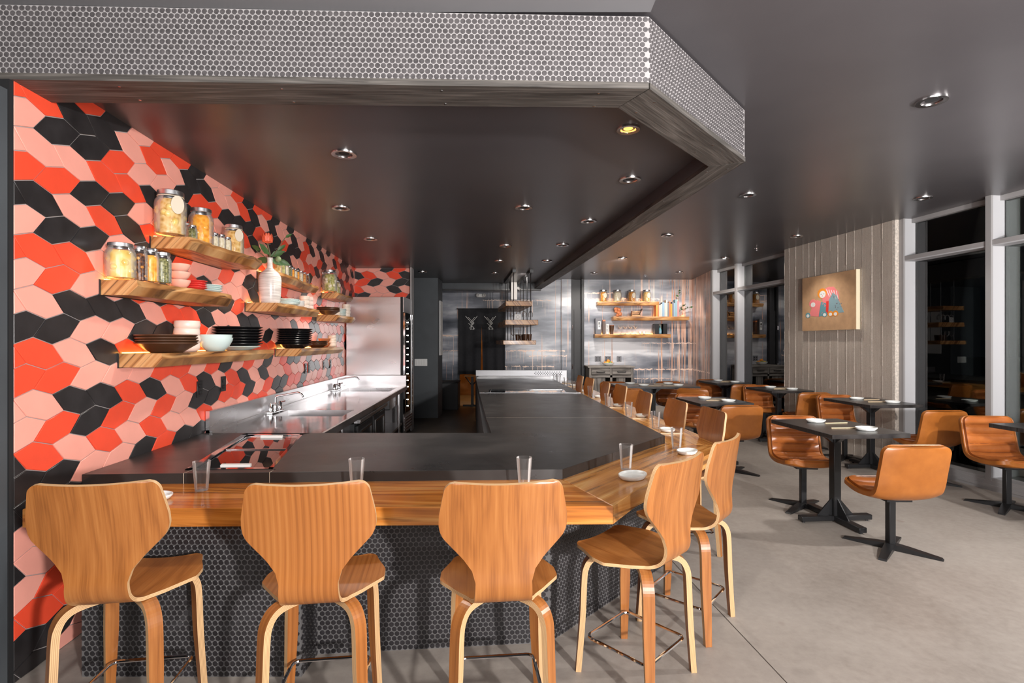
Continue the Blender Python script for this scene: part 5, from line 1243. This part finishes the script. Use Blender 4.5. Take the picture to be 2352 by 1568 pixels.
for k in range(4):
    x, _ = px3(1425+k*11.5, 767, YS)
    g = link('sake_glass', MB().lathe([(.001, 0), (.032, 0), (.004, .01), (.004, .12), (.02, .13), (.045, .165), (.05, .20), (.047, .20), (.04, .165), (.001, .135)], 16).mesh('sake_glass', [M['glass']], True, 50))
    g.location = (x, YS, z3+.0005); tag(g, ['leftmost', 'second', 'third', 'rightmost'][k]+' of the stemmed glasses on the lowest painted wall shelf', 'glass', 'stemmed glasses on the painted wall')
for k in range(2):
    x, _ = px3(1470+k*9, 767, YS)
    g = link('small_cup', cup_mb(.035, .06).mesh('small_cup', [M['c_white']], True, 50)); g.location = (x, YS, z3+.0005); tag(g, ['left', 'right'][k]+' tiny white cup beside the boxed bottle', 'cup', 'tiny white cups')
x, _ = px3(1516, 767, YS)
o = root('boxed_bottle', 'open dark box displaying a green sake bottle on the lowest painted wall shelf', 'box', (x, YS, z3+.0005))
part('case', MB().box(-.145, -.135, -.09, .09, 0, .24).box(.135, .145, -.09, .09, 0, .24).box(-.145, .145, .08, .09, 0, .24).box(-.145, .145, -.09, .09, 0, .008).box(-.145, .145, -.09, .09, .232, .24).box(-.145, -.05, -.092, -.085, 0, .24).box(.05, .145, -.092, -.085, 0, .24), M['c_black'], o)
part('lining', MB().box(-.05, .05, .07, .08, .01, .23), M['c_tag'], o)
bt = part('bottle', MB().lathe([(.001, .009), (.036, .009), (.038, .09), (.030, .12), (.013, .15), (.012, .20), (.001, .20)], 16), M['c_teal'], o)
part('label', MB().lathe([(.0385, .03), (.0385, .08)], 16), M['c_ltblue'], bt)
# outlets on the mural
for px, w, lab in ((1373.5, .11, 'left double outlet above the sideboard'), (1396, .11, 'middle double outlet behind the fruit bowl'), (1422, .07, 'right single outlet above the sideboard')):
    x, z = px3(px, 824); o = root('mural_outlet', 'grey '+lab, 'outlet', (x, BACK-.0005, z), 0, 'outlets on the painted wall')
    part('cover_plate', MB().box(-w/2-.02, w/2+.02, -.008, 0, -.065, .065, 0, .002), M['c_book'], o)
    for k in ((-1, 1) if w > .1 else (0,)):
        for j in (-1, 1): part('socket', MB().box(k*.03-.016, k*.03+.016, -.012, -.008, j*.025-.014, j*.025+.014, 0, .002), M['black'], o)
# sideboard
def sideboard():
    Yf = 11.55; x0, z1_ = px3(1353, 841, Yf); x1, _ = px3(1455, 841, Yf); w = x1-x0; h = z1_
    o = root('sideboard', 'weathered grey two drawer sideboard before the painted wall', 'sideboard', (x0, Yf, 0))
    D = BACK-.02-Yf; hd = h-.20
    part('top', MB().box(-.03, w+.03, -.02, D, h-.035, h, 0, .004), M['oldwood'], o)
    part('carcass', MB().box(0, .05, 0, D, 0, h-.035, 0, 0, grain='z').box(w-.05, w, 0, D, 0, h-.035, grain='z').box(w/2-.025, w/2+.025, 0, D, 0, h-.035, grain='z').box(.05, w-.05, 0, D, hd-.05, hd).box(.05, w-.05, D-.02, D, 0, h-.035).box(.05, w-.05, 0, D, .05, .09).box(.05, w-.05, 0, D, .34, .37), M['oldwood'], o)
    for k in range(2):
        a = .055+k*(w/2-.03); b = a+w/2-.085
        d = part('drawer', MB().box(a, b, -.012, .2, hd+.012, h-.045, 0, .004), M['oldwood'], o)
        part('handle', MB().tube([((a+b)/2-.09, -.012, (hd+h)/2-.02), ((a+b)/2-.085, -.035, (hd+h)/2-.025), ((a+b)/2+.085, -.035, (hd+h)/2-.025), ((a+b)/2+.09, -.012, (hd+h)/2-.02)], .011, 6), M['black'], d)
        part('door', MB().box(a+.10 if k else a+.02, b-.12 if k else b-.10, .03, .05, .38, hd-.06, 0, 0, grain='z'), M['oldwood'], o)
    x, _ = px3(1397, 836, Yf+.25)
    f = solo('fruit_bowl', bowl_mb(.14, .075, .4), M['plate'], 'shallow white bowl of citrus on the weathered sideboard', 'bowl', (x, Yf+.25, h+.0006))
    for k, (m_, nm) in enumerate((('c_orange', 'orange'), ('c_lemon', 'lemon'), ('c_lime', 'lime'), ('c_orange', 'orange'), ('c_lemon', 'lemon'), ('c_lime', 'lime'), ('c_orange', 'orange'))):
        a = k*PI/3; rr = .07 if k < 6 else 0
        fr = solo('citrus_fruit', MB().ball((0, 0, 0), .042, 0, 12, 8, (1, 1, .95)), M[m_], ['front right orange', 'back right lemon', 'rear lime', 'left rear orange', 'left front lemon', 'front lime', 'top orange'][k]+' piled in the white fruit bowl', 'fruit', (x+rr*math.cos(a), Yf+.25+rr*math.sin(a), h+.062+(.045 if k == 6 else 0)), 0, 'citrus in the fruit bowl')
    # objects on the sideboard's open lower shelf
    g = MB().lathe([(.001, 0), (.05, 0), (.055, .05), (.03, .12), (.035, .16), (.03, .16), (.001, .01)], 16)
    solo('steel_jug', g, M['chrome'], 'shiny steel jug on the low shelf of the sideboard', 'jug', (x0+.12, Yf+.12, .371), 0)
sideboard()

# ------------------------------------------------------------------ painting on the concrete panel
def painting():
    d = Vector((-.134, 1, 0)).normalized(); n = Vector((-1, -.134, 0)).normalized()
    # pixel corners of the canvas on the concrete face
    def sz(px, py):
        k = (px-CX)/F; Y = (4.90+.134*4.87-.075)/(k+.134); return Y/d.y, CAMH-(py-HY)*Y/F
    s0, zt = sz(1972, 617); s1, zb = sz(1848, 762); zc = (1.98+2.32)/2
    zt_, zb_ = sz(1848, 640)[1], sz(1848, 760)[1]
    xf = Matrix(((d.x, 0, n.x, winX(0)), (d.y, 0, n.y, 0), (0, 1, 0, 0), (0, 0, 0, 1)))
    w = s1-s0; h = zt_-zb_
    r = link('painting', None); r['label'] = 'tan canvas with a cluster of hooded folk figures hung on the concrete panel'; r['category'] = 'painting'
    r.matrix_world = xf @ Matrix.Translation((s0+w/2, zb_+h/2, .0625))
    def pp(nm, mb, m, lab=None): return part(nm, mb, m, r, lab)
    pp('canvas', MB().box(-w/2, w/2, -h/2, h/2, .0, .055, 1).box(-w/2+.001, w/2-.001, -h/2+.001, h/2-.001, .055, .0565, 0), [M['canvas'], M['canvas_edge']])
    # local x runs away from the camera = leftwards in the photo, so flip x
    def shape(nm, pts, m, lay):
        P = [(-x*w, y*h) for x, y in pts]; pp(nm, MB().prism(P, .0565, .0568+lay*.0005, 0), M[m])
    ell = lambda cx, cy, a, b, n=16: [(cx+a*math.cos(2*PI*k/n), cy+b*math.sin(2*PI*k/n)) for k in range(n)]
    shape('figure_dome', [(-.10, .12), (-.06, .24), (.02, .27), (.12, .26), (.2, .16), (.22, .0), (.1, -.1), (-.08, -.05)], 'c_rose', 1)
    shape('figure_cloak', [(.10, .16), (.17, .1), (.30, -.2), (.02, -.22), (.02, .02)], 'c_slate', 2)
    shape('figure_cloak', [(-.12, .02), (-.02, -.02), (.02, -.22), (-.17, -.25)], 'c_teal', 2)
    shape('figure_body', [(-.28, -.02), (-.2, .06), (-.12, .02), (-.16, -.25), (-.36, -.22)], 'c_rose', 2)
    shape('figure_hood', ell(-.10, .17, .09, .09), 'c_orange', 2); shape('figure_face', ell(-.09, .15, .06, .065), 'c_white', 3)
    shape('figure_hood', ell(-.28, .0, .075, .08), 'c_rose', 3); shape('figure_face', ell(-.275, -.02, .045, .045), 'c_white', 4)
    shape('figure_base', [(-.02, .02), (.03, .02), (.02, -.22), (-.03, -.22)], 'c_red', 3)
    for k in range(5): shape('stripe', [(-.02+k*.045, .225-k*.012), (-.012+k*.045, .235-k*.012), (.045+k*.04, .10-k*.02), (.037+k*.04, .09-k*.02)], 'c_white', 2)
    rp = random.Random(2)
    for k in range(14):
        x = .06+rp.random()*.2; y = -.18+rp.random()*(.30-abs(x-.13)*1.3); shape('dot', ell(x, y, .008, .010, 6), 'c_book', 3)
    for k in range(10):
        x = -.13+rp.random()*.11; y = -.2+rp.random()*.18; shape('dot', ell(x, y, .007, .009, 6), 'c_rose', 3)
    for cx, cy, q in ((-.09, .15, 1), (-.275, -.02, .75)):
        for e in (-1, 1): shape('eye', [(cx+e*.024*q-.014*q, cy+.012*q), (cx+e*.024*q, cy+.002*q), (cx+e*.024*q+.014*q, cy+.012*q), (cx+e*.024*q, cy+.006*q)], 'c_black', 6)
        shape('mouth', [(cx-.012*q, cy-.026*q), (cx, cy-.032*q), (cx+.012*q, cy-.026*q), (cx, cy-.022*q)], 'c_red', 6)
    for cx in (-.38, -.05, .06, .15): shape('small_figure', ell(cx, -.21, .05, .05), 'c_orange' if cx > 0 else 'c_teal', 4); shape('small_face', ell(cx, -.22, .03, .03, 12), 'c_white', 5)
painting()

# ================================================================== CEILING FIXTURES
def fixture(px, py, zc, r, label, lit=None):
    x, y = at(px, py, zc)
    t = root('downlight', label, 'downlight', (x, y, zc), 0, 'recessed downlights')
    part('trim_ring', MB().lathe([(r*.62, -.001), (r*.66, -.010), (r*.97, -.012), (r, -.004), (r, 0)], 26), M['nickel'], t)
    part('reflector', MB().lathe([(r*.63, -.006), (r*.55, .010), (r*.40, .03)], 26), M['darknickel'] if lit is None else M['bulb_amber'], t)
    part('lamp', MB().lathe([(r*.40, -.001), (.001, -.0015)], 20), M['blackmatte'] if lit is None else M['bulb_amber'], t)
    return x, y
IN = [(790, 352, .085, 'largest downlight over the bar, left of centre'), (783, 477, .085, 'downlight over the bar in front of the upper jar shelf'), (851, 548, .085, 'downlight over the bar toward the refrigerator'), (1203, 476, .085, 'downlight in the middle of the bar ceiling'),
      (1161, 564, .085, 'downlight behind the middle one in the bar ceiling'), (1147, 599, .085, 'third downlight in the middle row of the bar ceiling'), (1443, 295, .07, 'glowing amber downlight behind the angled tile corner'), (1447, 411, .085, 'downlight just inside the long beam, behind the amber one'),
      (1352, 507, .085, 'second downlight along the inside of the long beam'), (1292, 562, .085, 'third downlight along the inside of the long beam'), (1256, 599, .085, 'fourth downlight along the inside of the long beam'), (1137, 627, .08, 'fourth downlight in the middle row of the bar ceiling'), (970, 624, .08, 'small downlight before the grey wall block')]
for k, (px, py, r, lab) in enumerate(IN):
    x, y = fixture(px, py, CEIL_IN, r, lab, 1 if k == 6 else None)
    if k in (0, 1, 2, 3, 4, 7, 8, 9, 10):
        lamp('downlight_beam', 'SPOT', (x, y, CEIL_IN-.03), (x, y, 0), 52 if k < 3 else 40, (1, .93, .85), .05, spot=2.3 if k < 3 else 1.6, blend=.7)
OUT = [(2140, 230, .085, 'nearest downlight in the dining ceiling'), (1717, 447, .085, 'dining ceiling downlight just right of the long beam'), (2120, 454, .085, 'dining ceiling downlight close to the right windows'), (1533, 540, .085, 'dining ceiling downlight over the side stools'),
       (1830, 542, .085, 'dining ceiling downlight before the concrete panel'), (1430, 592, .085, 'dining ceiling downlight near the beam toward the jars on the painted wall'), (1665, 592, .085, 'dining ceiling downlight before the far window'), (1364, 627, .085, 'farthest dining ceiling downlight at the left'), (1560, 625, .085, 'farthest dining ceiling downlight at the right')]
for k, (px, py, r, lab) in enumerate(OUT):
    x, y = fixture(px, py, CEIL, r, lab)
    tgt = (x, y, 0) if k < 5 else (x, BACK, 1.4)
    lamp('downlight_beam', 'SPOT', (x, y, CEIL-.03), tgt, (15, 30, 30, 35, 60, 100, 95, 95, 100)[k], (1, .93, .85), .05, spot=1.6 if k < 5 else 1.75, blend=.7)
lamp('downlight_beam', 'SPOT', (0.2, 9.4, CEIL_IN-.03), (.2, 12.2, 1.4), 50, (1, .93, .85), .05, spot=1.8, blend=.7)
for px, py in ((1482, 631), (1738, 570)):
    x, y = at(px, py, CEIL)
    s = root('sprinkler_head', 'small chrome sprinkler in the dining ceiling '+('over the wide table' if px < 1600 else 'toward the far window'), 'sprinkler', (x, y, CEIL), 0, 'ceiling sprinklers')
    part('escutcheon', MB().lathe([(.001, -.006), (.03, -.006), (.035, 0)], 14), M['chrome'], s); part('deflector', MB().lathe([(.006, -.006), (.006, -.035), (.022, -.037), (.022, -.040), (.001, -.040)], 12), M['chrome'], s)
